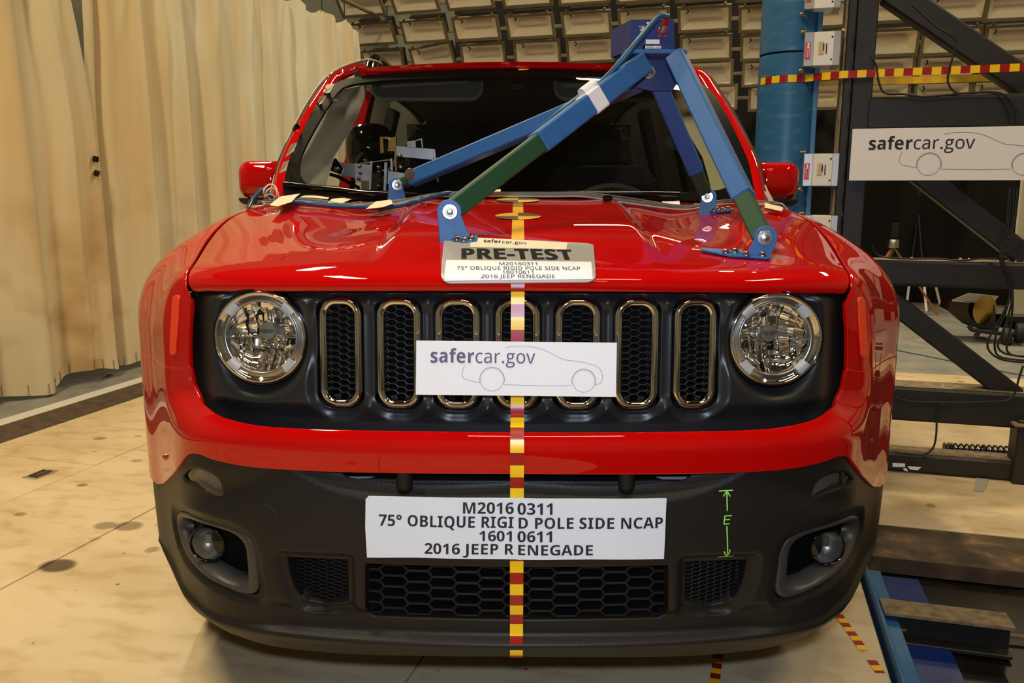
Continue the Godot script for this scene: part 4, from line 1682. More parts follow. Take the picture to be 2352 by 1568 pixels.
func headlight(car: Node3D, sx: int) -> void:
	var c: Vector3 = f_grille(lamp_at) + Vector3(0, 0, 0.018)
	if sx == 1:
		c.x = -c.x
	var side := 1.0 if sx else -1.0
	var tr := Transform3D(basis_to(Vector3(0.05 * side, 0.05, 1.0)), c)
	var h := part("headlight", Shape.new().lathe([Vector2(0.094, -0.06), Vector2(0.0935, -0.002), Vector2(0.091, 0.004), Vector2(0.088, 0.002), Vector2(0.086, -0.008)], tr, 64), M["gloss black"], car)
	h.set_meta("label", "round headlight with a chrome ring and a clear faceted reflector")
	# chrome ring, a dished band
	var ring := [Vector2(0.0885, -0.008), Vector2(0.0885, 0.003), Vector2(0.0865, 0.0062), Vector2(0.083, 0.0062), Vector2(0.078, 0.001), Vector2(0.0735, -0.004), Vector2(0.0705, -0.0045)]
	part("chrome_ring", Shape.new().lathe(ring, tr, 72), M["chrome"], h)
	part("inner_ring", Shape.new().lathe([Vector2(0.0712, -0.006), Vector2(0.0705, 0.0005), Vector2(0.0685, 0.0018), Vector2(0.0665, -0.001), Vector2(0.0655, -0.014)], tr, 72), M["satin metal"], h)
	# four frosted tabs on the ring
	for k in 4:
		var a: float = PI / 4 + k * PI / 2
		var rows := []
		for j in 7:
			var b: float = a + (j - 3) / 3.0 * 0.16
			var row := PackedVector3Array()
			for w: Vector2 in [Vector2(0.0655, -0.004), Vector2(0.0660, 0.0035), Vector2(0.0725, 0.0045), Vector2(0.0815, 0.0075), Vector2(0.0825, 0.002)]:
				row.append(tr * Vector3(cos(b) * w.x, sin(b) * w.x, w.y))
			rows.append(row)
		var ts := Shape.new().grid(rows)
		for e in [0, 6]:
			var rw: PackedVector3Array = rows[e]
			ts.quad(rw[0], rw[1], rw[2], rw[4])
			ts.quad(rw[2], rw[3], rw[4], rw[4])
		part("frosted_tab", ts, M["frosted"], h)
	# faceted bowl: upright flutes with uneven faces, a level seam
	var s := Shape.new()
	var rng := RandomNumberGenerator.new()
	rng.seed = 77
	var R := 0.0662
	for half in 2:
		var x0 := -1.0
		while x0 < 0.999:
			var x1 := minf(x0 + rng.randf_range(0.13, 0.27), 1.0)
			if x1 > 0.94:
				x1 = 1.0
			var cuts := [0.0, rng.randf_range(0.35, 0.6), 1.0] if rng.randf() < 0.75 else [0.0, 1.0]
			for ci in cuts.size() - 1:
				# each flute is a curved face tilted its own way
				var tx := rng.randf_range(-0.55, 0.55)
				var ty := rng.randf_range(-0.5, 0.5)
				var cv := rng.randf_range(-0.2, 0.35)
				var rows := []
				for jj in 7:
					var row := PackedVector3Array()
					for ii in 9:
						var fx := lerpf(x0, x1, ii / 8.0)
						var lim := sqrt(maxf(0.0, 1.0 - fx * fx))
						var fy: float = lerpf(cuts[ci], cuts[ci + 1], jj / 6.0) * lim * (1.0 if half == 0 else -1.0)
						var u := (ii / 8.0 - 0.5) * (x1 - x0) * R
						var w: float = (jj / 6.0 - 0.5) * (cuts[ci + 1] - cuts[ci]) * R * lim
						var hw := (x1 - x0) * R * 0.5
						row.append(tr * Vector3(fx * R, fy * R, -0.046 + 0.034 * (fx * fx + fy * fy) + tx * u + ty * w * 0.5 + cv * (hw * hw - u * u) / maxf(hw, 0.001) + 0.10 * sin(w * 260.0) * 0.02))
					rows.append(row)
				s.grid(rows)
			x0 = x1
	# the bowl behind the flutes
	s.lathe([Vector2(0.0665, -0.012), Vector2(0.05, -0.036), Vector2(0.02, -0.055), Vector2(0.0, -0.058)], tr, 40)
	part("reflector", s, M["reflector"], h)
	part("reflector_seam", Shape.new().box(tr * Vector3(0, -0.002, -0.018), Vector3(0.128, 0.0012, 0.012), tr.basis, 0.0), M["satin metal"], h)
	# the bulb shield with its small embossed grille
	var bc := tr * Transform3D(Basis.IDENTITY, Vector3(0.008 * -side, 0.010, -0.012))
	part("bulb_shield", Shape.new().lathe([Vector2(0.0165, -0.035), Vector2(0.0165, -0.002), Vector2(0.0150, 0.0), Vector2(0.0150, 0.0), Vector2(0.0, 0.0005)], bc, 28), M["satin metal"], h)
	var em := Shape.new()
	for k in 7:
		em.box(bc * Vector3((k - 3) * 0.0026, 0.0, 0.0006), Vector3(0.0012, 0.0085, 0.0012), bc.basis, 0.0002)
	for sgn: float in [-1.0, 1.0]:
		em.lathe([Vector2(0.0026, 0.0), Vector2(0.0026, 0.0012), Vector2(0.0018, 0.0012), Vector2(0.0018, 0.0)], bc * Transform3D(Basis.IDENTITY, Vector3(sgn * 0.0118, 0.001, 0.0004)), 14)
	part("emblem", em, M["gloss black"], h)
	part("lens", Shape.new().lathe([Vector2(0.0885, 0.0045), Vector2(0.075, 0.0125), Vector2(0.05, 0.0195), Vector2(0.025, 0.0235), Vector2(0.0, 0.0245)], tr, 64), M["clear glass"], h)


func fender(car: Node3D, sx: int, split: PackedVector2Array) -> void:
	var s_arch := side_s(-0.50)
	var edge := hits(f_fender, V([433, 841, 432, 823, 432, 760, 435, 720, 437, 697]), Vector2(-0.66, 0.82))
	var poly := smooth(edge, 4, false)
	poly.append(Vector2(-0.684, 1.03))
	poly.append(Vector2(-0.682, 1.135))
	poly.append(Vector2(-0.76, 1.135))
	poly.append(Vector2(-side_s(-1.30), 1.135))
	poly.append(Vector2(-side_s(-1.30), 0.35))
	for k in 13:
		var a := PI * k / 12.0
		var z := -0.86 - 0.385 * cos(a)
		if z < -0.53:
			poly.append(Vector2(-side_s(z), 0.345 + 0.40 * sin(a)))
	poly.append(Vector2(-s_arch - 0.006, 0.56))
	poly.append(Vector2(-s_arch - 0.006, split[0].y - 0.021))
	poly.append(Vector2(-s_arch + 0.16, split[0].y - 0.009))
	poly.append(Vector2(split[0].x, split[0].y + 0.003))
	var clean := poly
	var fp := clean if sx == 0 else mirrored(clean)
	part("fender", Shape.new().panel(fp, [], f_fender, 0.010, 0.0025, 0.009), M["red paint"], car)
	# amber side marker
	var mk := hits(f_fender, V([401, 684, 404, 680, 410, 679, 413, 682, 410, 730, 407, 770, 404, 808, 402, 812, 396, 811, 394, 806, 395, 770, 398, 730]), Vector2(-0.68, 0.86))
	var mp := mk if sx == 0 else mirrored(mk)
	part("side_marker", Shape.new().panel(mp, [], lifted(f_fender, 0.004), 0.006, 0.002, 0.008), M["amber"], car).set_meta("label", "narrow upright amber side marker lamp")
	# body side behind the fender: doors and quarter panel
	for d: Array in [["front_door", -1.31, -2.30], ["rear_door", -2.31, -3.05], ["quarter_panel", -3.06, -4.05]]:
		var a := side_s(d[1])
		var b := minf(side_s(d[2]), plan_end)
		var dp := PackedVector2Array([Vector2(-b, 0.34), Vector2(-a, 0.34), Vector2(-a, 1.10), Vector2(-b, 1.10)])
		if sx:
			dp = mirrored(dp)
		part(d[0], Shape.new().panel(dp, [], f_fender, 0.03, 0.004, 0.03), M["red paint"], car)


func mirror(car: Node3D, sx: int) -> void:
	var side := 1.0 if sx else -1.0
	var z := -1.52
	var tl := at_z(549, 369, z)
	var br := at_z(661, 456, z)
	var bl := at_z(560, 471, z)
	var cx := -(tl.x + br.x) / 2
	var cy := (tl.y + br.y) / 2
	var w := absf(br.x - tl.x)
	var h := tl.y - br.y
	var rows := []
	for i in 15:
		var a := PI / 2 * i / 14.0
		var k := pow(sin(a), 0.55)
		var zz := 0.085 * pow(cos(a), 0.8)
		var row := PackedVector3Array()
		for p in rrect(w * k + 0.001, h * k + 0.001, minf(0.038, 0.4 * h * k), 8):
			row.append(Vector3(side * cx + p.x + 0.004 * side * zz, cy + p.y - 0.0 * zz, z + zz - 0.02))
		rows.append(row)
	var back := PackedVector3Array()
	for p in rows[14]:
		back.append(p - Vector3(0, 0, 0.06))
	rows.append(back)
	part("mirror_housing", Shape.new().grid(rows, false, true), M["red paint"], car)
	var rows2 := []
	for i in 9:
		var a := PI / 2 * i / 8.0
		var k := cos(a)
		var row := PackedVector3Array()
		for p in rrect((w - 0.006) * (0.72 + 0.28 * k), 0.11 * (0.5 + 0.5 * k), 0.02, 5):
			row.append(Vector3(side * cx + p.x, cy - h / 2 + 0.002 - 0.024 * sin(a), z + 0.005 + p.y * 0.8))
		rows2.append(row)
	part("mirror_foot", Shape.new().grid(rows2, false, true), M["dark plastic"], car)
	part("mirror_arm", Shape.new().box(Vector3(side * 0.80, cy - 0.045, z - 0.04), Vector3(0.15, 0.05, 0.06), Basis.IDENTITY, 0.015), M["dark plastic"], car)


func hood(car: Node3D) -> void:
	var edge := hits(f_hood, V([1188, 667, 800, 667, 600, 667, 470, 667]), Vector2(0, 0.01))
	edge.append(Vector2(-0.632, edge[3].y + 0.002))
	for i in 15:
		edge.append(Vector2(-hood_edge.at(i / 14.0, 0), hood_edge.at(i / 14.0, 1) + (0.008 if i == 0 else 0.0)))
	edge.append(edge[edge.size() - 1])
	edge.append_array(hits(f_hood, V([800, 459, 1000, 457, 1188, 455.5]), Vector2(-0.5, 0.85)))
	edge = smooth(edge, 5, false)
	edge[0].x = 0
	edge[edge.size() - 1].x = 0
	part("hood", Shape.new().panel(both(edge), [], f_hood, 0.009, 0.003, 0.016), M["red paint"], car)
	for p: Vector2 in [Vector2(1395, 462)]:
		var q := hit(f_hood, p.x, p.y, Vector2(0.25, 1.0))
		var w := f_hood(q)
		part("washer_jet", Shape.new().box(w + Vector3(0, 0.008, 0), Vector3(0.026, 0.014, 0.02), Basis.IDENTITY, 0.004), M["gloss black"], car)


func cabin(car: Node3D) -> void:
	# windshield: black edge band with the clear field inside it, one pane over both
	var outer_px := V([1188, 452, 1000, 454, 800, 459, 657, 464, 657, 464, 650, 430, 653, 405, 662, 372, 683, 326, 718, 258, 752, 207, 772, 191, 800, 181, 840, 175, 1000, 164, 1188, 158])
	var outer := smooth(hits(f_glass, outer_px, Vector2(0, 0.05)), 4, false)
	outer[0].x = 0
	outer[outer.size() - 1].x = 0
	var inner_px := V([1188, 446, 1000, 446, 800, 440, 712, 428, 695, 412, 688, 388, 689, 370, 700, 340, 719, 303, 757, 240, 777, 212, 790, 201, 808, 195, 838, 190, 1000, 180, 1188, 174])
	var inner := smooth(hits(f_glass, inner_px, Vector2(0, 0.08)), 4, false)
	inner[0].x = 0
	inner[inner.size() - 1].x = 0
	part("windshield_band", Shape.new().panel(both(outer), [both(inner)], lifted(f_glass, 0.0015), 0.012, 0.001, 0.008), M["frit"], car)
	part("windshield", Shape.new().panel(both(inner), [], f_glass, 0.02, 0.0, 0.0), M["windshield glass"], car)
	# A pillars running on as roof rails
	for sx in 2:
		var side := 1.0 if sx else -1.0
		var path := []
		for p in V([632, 475, 640, 435, 645, 410, 654, 372, 674, 326, 709, 258, 742, 207]):
			var q := hit(f_glass, p.x, p.y, Vector2(-0.6, 0.3))
			var w := f_glass(q)
			path.append(Vector3(side * absf(w.x), w.y - 0.012, w.z - 0.012))
		for p: Array in [[764, 184, -1.80], [783, 170, -1.87], [802, 161, -1.97], [822, 156, -2.15], [850, 157, -2.5], [900, 168, -3.3], [940, 186, -4.0]]:
			var w := at_z(p[0], p[1], p[2])
			path.append(Vector3(side * absf(w.x), w.y, w.z))
		var sm := smooth3(path, 6)
		part("pillar_and_rail", Shape.new().tube(sm, 0.024, 20), M["red paint"], car)
		# gasket beside it
		var gk := PackedVector3Array()
		for p in sm:
			gk.append(p + Vector3(side * 0.018, 0.004, -0.03))
		part("door_seal", Shape.new().tube(gk, 0.020, 10), M["rubber"], car)
		if sx == 0:
			var pb := at_z(681, 296, -1.42)
			part("pillar_block", Shape.new().box(pb, Vector3(0.022, 0.034, 0.03), Basis(Vector3.BACK, -0.5), 0.008), M["gloss black"], car).set_meta("label", "small black block at the outer edge of the pillar")
		# cowl corner
		var c := at_z(647, 445, -1.17)
		part("cowl_corner", Shape.new().prism(PackedVector2Array([Vector2(-0.022, -0.03), Vector2(0.02, -0.03), Vector2(0.018, 0.02), Vector2(0.004, 0.05), Vector2(-0.012, 0.03)]) if sx == 0 else PackedVector2Array([Vector2(0.022, -0.03), Vector2(-0.02, -0.03), Vector2(-0.018, 0.02), Vector2(-0.004, 0.05), Vector2(0.012, 0.03)]), Transform3D(basis_to(Vector3(0.3 * side, 0.3, 1.0)), Vector3(side * absf(c.x), c.y, c.z)), 0.02, 0.004), M["dark plastic"], car)
		# body side posts and the inner trim
		var bp := Shape.new()
		bp.beam(Vector3(side * 0.80, 1.06, -2.32), Vector3(side * 0.665, 1.60, -2.36), 0.05, 0.11, Vector3.BACK)
		part("middle_post", bp, M["red paint"] if sx == 0 else M["interior dark"], car)
		var cp := Shape.new()
		cp.beam(Vector3(side * 0.80, 1.06, -3.10), Vector3(side * 0.66, 1.60, -3.10), 0.05, 0.16, Vector3.BACK)
		cp.beam(Vector3(side * 0.76, 1.06, -3.95), Vector3(side * 0.63, 1.57, -3.92), 0.05, 0.34, Vector3.BACK)
		part("rear_post", cp, M["interior dark"], car)
		part("door_sill_trim", Shape.new().box(Vector3(side * 0.78, 1.08, -2.6), Vector3(0.10, 0.06, 2.8), Basis.IDENTITY, 0.015), M["interior dark"], car)
		# pale pillar lining behind the glass
		var rows := []
		for p: Array in [[757, 215, 842, 196, 0.0], [740, 245, 838, 222, 0.1], [712, 300, 822, 268, 0.3], [690, 350, 793, 318, 0.5], [680, 395, 768, 360, 0.7], [688, 425, 752, 415, 0.9], [700, 455, 745, 448, 1.0]]:
			var za := lerpf(-1.84, -1.13, p[4]) - 0.05
			var a := at_z(p[0], p[1], za)
			var b := at_z(p[2], p[3], za - 0.10)
			var row := PackedVector3Array()
			for j in 7:
				var u := j / 6.0
				var w := a.lerp(b, u) + Vector3(0, 0, 0.022 * sin(u * PI))
				row.append(Vector3(side * absf(w.x), w.y, w.z))
			rows.append(row)
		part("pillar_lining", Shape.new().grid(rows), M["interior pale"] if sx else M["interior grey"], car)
	# roof
	var rp := PackedVector2Array()
	for i in 25:
		var x := lerpf(-0.585, 0.585, i / 24.0)
		rp.append(Vector2(x, 1.762 + 0.1 * x * x))
	rp.append(Vector2(0.57, 4.02))
	rp.append(Vector2(-0.57, 4.02))
	part("roof", Shape.new().panel(rp, [], func(q: Vector2) -> Vector3: return f_roof(q), 0.02, 0.012, 0.03, -1.0), M["red paint"], car)
	for sx in 2:
		var side := 1.0 if sx else -1.0
		var ch := PackedVector3Array()
		for i in 20:
			var t := lerpf(1.84, 3.9, i / 19.0)
			ch.append(f_roof(Vector2(side * 0.607, t)) + Vector3(0, -0.012, 0))
		part("roof_channel", Shape.new().tube(ch, 0.019, 8), M["dark plastic"], car)
		var rr := smooth3([f_roof(Vector2(side * 0.595, 2.0)), f_roof(Vector2(side * 0.60, 2.12)) + Vector3(0, 0.05, 0), f_roof(Vector2(side * 0.605, 2.35)) + Vector3(0, 0.075, 0), f_roof(Vector2(side * 0.60, 3.3)) + Vector3(0, 0.07, 0), f_roof(Vector2(side * 0.6, 3.6))], 8)
		part("roof_rack_rail", Shape.new().tube(rr, 0.028, 12), M["gloss black"], car)
	part("headliner", Shape.new().panel(rp, [], func(q: Vector2) -> Vector3: return f_roof(q) - Vector3(0, 0.035, 0), 0.05, 0.0, 0.0), M["interior dark"], car)
	# tail: hatch with a dark rear window
	var tail := Shape.new().box(Vector3(0, 0.78, -4.08), Vector3(1.66, 0.72, 0.06), Basis.IDENTITY, 0.02)
	part("tail_hatch", tail, M["red paint"], car)
	part("rear_window", Shape.new().beam(Vector3(0, 1.12, -4.06), Vector3(0, 1.60, -3.98), 1.42, 0.01, Vector3.BACK), M["gloss black"], car)
	# dashboard, cowl, wipers
	var rows := []
	for i in 9:
		var row := PackedVector3Array()
		for p: Vector2 in [Vector2(1.02, 1.085), Vector2(1.10, 1.085), Vector2(1.32, 1.10), Vector2(1.46, 1.10), Vector2(1.54, 1.06), Vector2(1.55, 0.9), Vector2(1.50, 0.7)]:
			var x := lerpf(-0.72, 0.72, i / 8.0)
			row.append(Vector3(x, p.y, -p.x - 0.15 * x * x))
		rows.append(row)
	part("dashboard", Shape.new().grid(rows), M["interior dark"], car)
	part("cabin_floor", Shape.new().box(Vector3(0, 0.5, -2.7), Vector3(1.5, 0.05, 2.6)), M["interior dark"], car)
	for w in 2:
		var px := V([655, 428, 700, 433, 780, 440, 840, 447, 960, 452]) if w == 0 else V([1040, 452, 1200, 450, 1400, 450, 1560, 452])
		var pts := PackedVector3Array()
		for p in px:
			var q := hit(f_glass, p.x, p.y, Vector2((p.x - 1188) / 800.0, 0.06))
			pts.append(f_glass(q) + Vector3(0, 0.006, 0.012))
		part("wiper", Shape.new().tube(smooth3(pts, 5), 0.009, 8), M["gloss black"], car)
	var cw := []
	for j in 2:
		var row := PackedVector3Array()
		for i in 31:
			var x := lerpf(-0.70, 0.70, i / 30.0)
			row.append(Vector3(x, (1.118 if j == 0 else 1.127) - 0.03 * x * x, -0.96 - 0.2 * x * x - (0.0 if j == 0 else 0.13)))
		cw.append(row)
	part("cowl_panel", Shape.new().grid(cw), M["dark plastic"], car)
	# sun visors, mirror stub
	for sx in 2:
		var side := 1.0 if sx else -1.0
		var tr := Transform3D(Basis(Vector3.RIGHT, deg_to_rad(-32)), Vector3(side * 0.355, 1.583, -1.93))
		var vs := Shape.new().prism(rrect(0.42, 0.14, 0.045, 6), tr, 0.022, 0.006)
		part("sun_visor", vs, M["visor grey"], car)
		var ed := PackedVector3Array()
		var loop := rrect(0.42, 0.14, 0.045, 6)
		for i in loop.size() + 1:
			ed.append(tr * Vector3(loop[i % loop.size()].x, loop[i % loop.size()].y, 0.0))
		part("visor_piping", Shape.new().tube(ed, 0.008, 8), M["interior grey"], car)
		part("visor_rod", Shape.new().tube(PackedVector3Array([tr * Vector3(-0.18, -0.02, 0.015), tr * Vector3(0.16, 0.005, 0.015)]), 0.011, 8), M["interior grey"], car)
	part("mirror_stub", Shape.new().box(Vector3(0, 1.56, -1.80), Vector3(0.045, 0.03, 0.02)), M["gloss black"], car)
	# steering wheel and seats
	var sw := PackedVector3Array()
	var st := Transform3D(Basis(Vector3.RIGHT, deg_to_rad(-25)), Vector3(0.36, 1.02, -1.72))
	for i in 41:
		sw.append(st * Vector3(cos(TAU * i / 40) * 0.185, sin(TAU * i / 40) * 0.185, 0))
	part("steering_wheel", Shape.new().tube(sw, 0.016, 10, false), M["rubber"], car)
	for sx in 2:
		var side := 1.0 if sx else -1.0
		part("seat", Shape.new().box(Vector3(side * 0.36, 0.95, -2.30), Vector3(0.48, 0.68, 0.16), Basis(Vector3.RIGHT, deg_to_rad(14)), 0.06), M["interior dark"], car)
		part("headrest", Shape.new().box(Vector3(side * 0.36, 1.36, -2.40), Vector3(0.27, 0.17, 0.10), Basis(Vector3.RIGHT, deg_to_rad(10)), 0.04), M["interior dark"], car)


# ------------------------------------------------------------------ what is stuck on the car
func centre_path() -> Array:
	# down the middle of the car: over the hood, across the grille, down the bumper
	var pts := PackedVector3Array()
	var ups := PackedVector3Array()
	for i in 61:
		var q := Vector2(0, lerpf(0.885, 0.028, i / 60.0))
		pts.append(f_hood(q))
		ups.append(Shape.normal_of(f_hood, q, 1.0))
	var prof := smooth_plain(PackedVector2Array([Vector2(0.975, -0.0575), Vector2(0.962, -0.055), Vector2(0.93, -0.048), Vector2(0.80, -0.041), Vector2(0.775, -0.040), Vector2(0.757, -0.030), Vector2(0.744, -0.010), Vector2(0.732, 0.003), Vector2(0.712, 0.0095), Vector2(0.690, 0.0105), Vector2(0.668, 0.0105), Vector2(0.656, 0.0075), Vector2(0.640, 0.003), Vector2(0.622, 0.004), Vector2(0.610, 0.0065), Vector2(0.56, 0.0065), Vector2(0.50, 0.0055), Vector2(0.44, 0.0035), Vector2(0.392, -0.006), Vector2(0.37, -0.016), Vector2(0.345, -0.016), Vector2(0.325, -0.009), Vector2(0.305, -0.010), Vector2(0.292, -0.020), Vector2(0.284, -0.028)]), 6)
	for i in prof.size():
		var d := (prof[mini(i + 1, prof.size() - 1)] - prof[maxi(i - 1, 0)]).normalized()
		pts.append(Vector3(0, prof[i].x, prof[i].y))
		ups.append(Vector3(0, d.y, -d.x))
	return [pts, ups]


func striped(t: Node3D, pts: PackedVector3Array, ups: PackedVector3Array, w: float, each: float, lift: float, first: int, cols: Array, start := 0.0) -> void:
	# a tape of square colour fields, one after another along the path
	var along := [0.0]
	for i in range(1, pts.size()):
		along.append(along[i - 1] + pts[i].distance_to(pts[i - 1]))
	var total: float = along[pts.size() - 1]
	var k := 0
	var a := start - each
	while a < total:
		var b := minf(a + each, total)
		var p := PackedVector3Array()
		var u := PackedVector3Array()
		var aa := maxf(a, 0.0)
		if b > aa + 0.0005:
			for s in 7:
				var x := lerpf(aa, b, s / 6.0)
				var i := 0
				while i < pts.size() - 2 and along[i + 1] < x:
					i += 1
				var f: float = (x - along[i]) / maxf(along[i + 1] - along[i], 1e-6)
				p.append(pts[i].lerp(pts[i + 1], f))
				u.append(ups[i].lerp(ups[i + 1], f).normalized())
			var c: int = (k + first) % 2
			part("yellow_field" if c == 0 else "red_field", Shape.new().ribbon(p, u, w, lift), cols[c], t)
		k += 1
		a += each


func between(s: Shape, line: String, bold: bool, f: Callable, p0: Vector2, p1: Vector2, top: Vector2, guess: Vector2) -> void:
	# one line of print laid on a sheet: seen from p0 to p1 along its foot, capitals as tall as p0 to top
	var q0 := hit(f, p0.x, p0.y, guess)
	var q1 := hit(f, p1.x, p1.y, q0)
	var q2 := hit(f, top.x, top.y, q0)
	var tmp := Shape.new()
	var w := text(tmp, line, bold, 1.0, func(q: Vector2) -> Vector3: return Vector3(q.x, q.y, 0))
	text(s, line, bold, 1.0, func(q: Vector2) -> Vector3: return f.call(q0 + (q1 - q0) * q.x / w + (q2 - q0) * q.y))


func logo(s: Shape, place: Callable, line_w: float) -> void:
	# the outline car, in the sign's own pixels from its upper left corner
	var o := Vector2(784 - 956, 523 - 782)
	var P := func(a: Array) -> PackedVector2Array:
		var out := PackedVector2Array()
		for i in range(0, a.size(), 2):
			out.append(Vector2(a[i] / 3.0, a[i + 1] / 3.0) + o)
		return out
	stroke(s, smooth(P.call([1130, 818, 1180, 810, 1250, 806, 1320, 811, 1390, 829, 1450, 855, 1510, 886, 1545, 898, 1600, 903, 1680, 915, 1740, 932, 1780, 952, 1795, 978, 1803, 1002, 1803, 1030, 1795, 1050, 1758, 1068]), 4, false), line_w, place)
	stroke(s, smooth(P.call([852, 942, 840, 975, 836, 1005, 845, 1030, 900, 1049, 957, 1062]), 4, false), line_w, place)
	stroke(s, P.call([1127, 1073, 1400, 1078, 1592, 1075]), line_w, place)
	for c: Array in [[1042, 1038, 80, 86], [1675, 1042, 77, 83]]:
		var ring := PackedVector2Array()
		for i in 49:
			ring.append(Vector2(c[0] + c[2] * cos(TAU * i / 48.0), c[1] + c[2] * sin(TAU * i / 48.0)) / 3.0 + o)
		stroke(s, ring, line_w, place)
		var arc := PackedVector2Array()
		for i in 31:
			var a := deg_to_rad(lerpf(163, 383, i / 30.0))
			arc.append(Vector2(c[0] + c[3] * cos(a), c[1] + c[3] * sin(a)) / 3.0 + o)
		stroke(s, arc, line_w, place)


func put_on(s: Shape, f: Callable, px: Array, guess: Vector2, lift: float, step := 0.02) -> void:      # a scrap lying on a sheet, seen with that outline
	s.panel(hits(f, px, guess), [], lifted(f, lift), step, 0.0, 0.0)


func build_car_extras() -> void:
	# centre line tape
	var cp := centre_path()
	var all: PackedVector3Array = cp[0]
	var ups: PackedVector3Array = cp[1]
	var t := thing("centreline_tape", "red and yellow chequered tape down the middle of the red car's grille and bumper", "tape", Vector3(0, 0.3, -0.03))
	striped(t, all.slice(58), ups.slice(58), 0.0247, 0.0232, 0.0012, 0, [M["tape yellow"], M["tape red"]], 0.012)
	var t2 := thing("hood_tape", "plain yellow strip of tape along the middle of the hood under the round targets", "tape", Vector3(0, 1.08, -0.5))
	part("strip", Shape.new().ribbon(all.slice(0, 50), ups.slice(0, 50), 0.026, 0.001), M["target yellow"], t2)
	for k in 5:
		var i := 5 + k * 2
		part("dark_bar", Shape.new().ribbon(all.slice(i, i + 2), ups.slice(i, i + 2), 0.026, 0.0014), M["target grey"], t2)
	# chequered round targets
	for k in 3:
		var f: Callable = [lifted(f_hood, 0.0022), lifted(f_hood, 0.0022), func(q: Vector2) -> Vector3: return f_roof(Vector2(q.x, q.y)) + Vector3(0, 0.003, 0.001)][k]
		var c := hit(f_hood, 1190, 498, Vector2(0, 0.5)) if k == 0 else hit(f_hood, 1190, 460.5, Vector2(0, 0.8)) if k == 1 else Vector2(0, 1.80)
		c.x = 0.0
		var r: float = [0.0535, 0.058, 0.062][k]
		var o := thing("round_target", ["yellow and grey quartered round target in the middle of the hood", "yellow and grey quartered round target at the hood's rear edge below the windshield", "yellow and black quartered target on the front edge of the roof"][k], "target", f.call(c), "quartered targets along the car's middle")
		for n in 4:
			var w := PackedVector2Array([c])
			for i in 13:
				var a := PI / 2 * (n + i / 12.0)
				w.append(c + Vector2(cos(a), sin(a)) * r)
			var m: Material = M["target yellow"] if n % 2 == 1 else M["target grey"]
			if k == 2 and n % 2 == 0:
				m = M["frit"]
			part("quarter", Shape.new().panel(w, [], f, 0.012, 0.0, 0.0, -1.0 if k == 2 else 1.0), m, o)
	# plaque
	var fp := lifted(f_hood, 0.004)
	var cq := hits(fp, V([1022, 542, 1362, 559, 1367, 647, 1014, 650]), Vector2(-0.12, 0.3))
	var bil := func(u: float, v: float) -> Vector2: return cq[0].lerp(cq[1], u).lerp(cq[3].lerp(cq[2], u), v)
	var rounded := PackedVector2Array()
	for p in rrect(1.0, 1.0, 0.06, 5):
		rounded.append(bil.call(p.x + 0.5, 0.5 - p.y))
	var pl := thing("test_plaque", "grey magnetic plaque reading PRE-TEST bent over the front edge of the hood", "plaque", fp.call(bil.call(0.5, 0.5)))
	part("plate", Shape.new().panel(rounded, [], fp, 0.008, 0.001, 0.003), M["plaque grey"], pl)
	var fs := lifted(f_hood, 0.0046)
	var st := Shape.new()
	put_on(st, fs, V([1082, 545, 1303, 557, 1301, 573, 1080, 567]), Vector2(-0.05, 0.3), 0.0, 0.008)
	part("sticker", st, M["plaque cream"], pl)
	st = Shape.new()
	put_on(st, fs, V([1025, 597, 1358, 601, 1361, 641, 1021, 645]), Vector2(-0.05, 0.1), 0.0, 0.008)
	part("label", st, M["card white"], pl)
	var ft := lifted(f_hood, 0.0052)
	var tx := Shape.new()
	between(tx, "PRE-TEST", true, ft, Vector2(1061, 593), Vector2(1319, 596), Vector2(1061, 570), Vector2(-0.1, 0.15))
	between(tx, "PRE-TEST", true, ft, Vector2(1062.2, 593), Vector2(1320.2, 596), Vector2(1062.2, 570), Vector2(-0.1, 0.15))
	between(tx, "PRE-TEST", true, ft, Vector2(1059.8, 593), Vector2(1317.8, 596), Vector2(1059.8, 570), Vector2(-0.1, 0.15))
	for line: Array in [["M20160311", 1147, 1234, 608.5, 608.8, 601.8], ["75\u00b0 OBLIQUE RIGID POLE SIDE NCAP", 1049, 1334, 619, 620, 611], ["16010611", 1154, 1225, 628, 628.5, 620.5], ["2016 JEEP RENEGADE", 1105, 1275, 638.3, 638, 630.2]]:
		between(tx, line[0], false, ft, Vector2(line[1], line[3]), Vector2(line[2], line[4]), Vector2(line[1], line[5]), Vector2(-0.05, 0.08))
	between(tx, "safer", true, ft, Vector2(1111, 555.5), Vector2(1151, 558), Vector2(1111, 548.5), Vector2(-0.05, 0.3))
	between(tx, "car.gov", false, ft, Vector2(1153, 558), Vector2(1210, 560.5), Vector2(1153, 551.5), Vector2(-0.05, 0.3))
	part("print", tx, M["print black"], pl)
	# sign across the grille
	var z0 := -0.012
	var c0 := at_z(956, 782, z0)
	var c1 := at_z(1417, 787, z0)
	var c3 := at_z(955, 905, z0 + 0.012)
	var ex := (c1 - c0) / 461.0
	var ey := (c3 - c0) / 123.0
	safercar("grille_sign", "white card lettered safercar.gov with an outline car, stuck across the middle of the grille", c0, ex, ey, 461.0, 124.0, 1.0, Vector2.ZERO, M["sign white"], M["print grey"])
	# printed strip on the lower bumper: two sheets side by side
	var fb := func(q: Vector2) -> Vector3: return out_from_plan(q.x, q.y, 0.0125 + 0.0006 * sin(q.x * 40.0))
	var fb2 := func(q: Vector2) -> Vector3: return out_from_plan(q.x, q.y, 0.0131 + 0.0006 * sin(q.x * 40.0))
	var sh := thing("paper_strip", "two white printed paper sheets side by side across the black front bumper", "paper", Vector3(0, 0.55, 0.01))
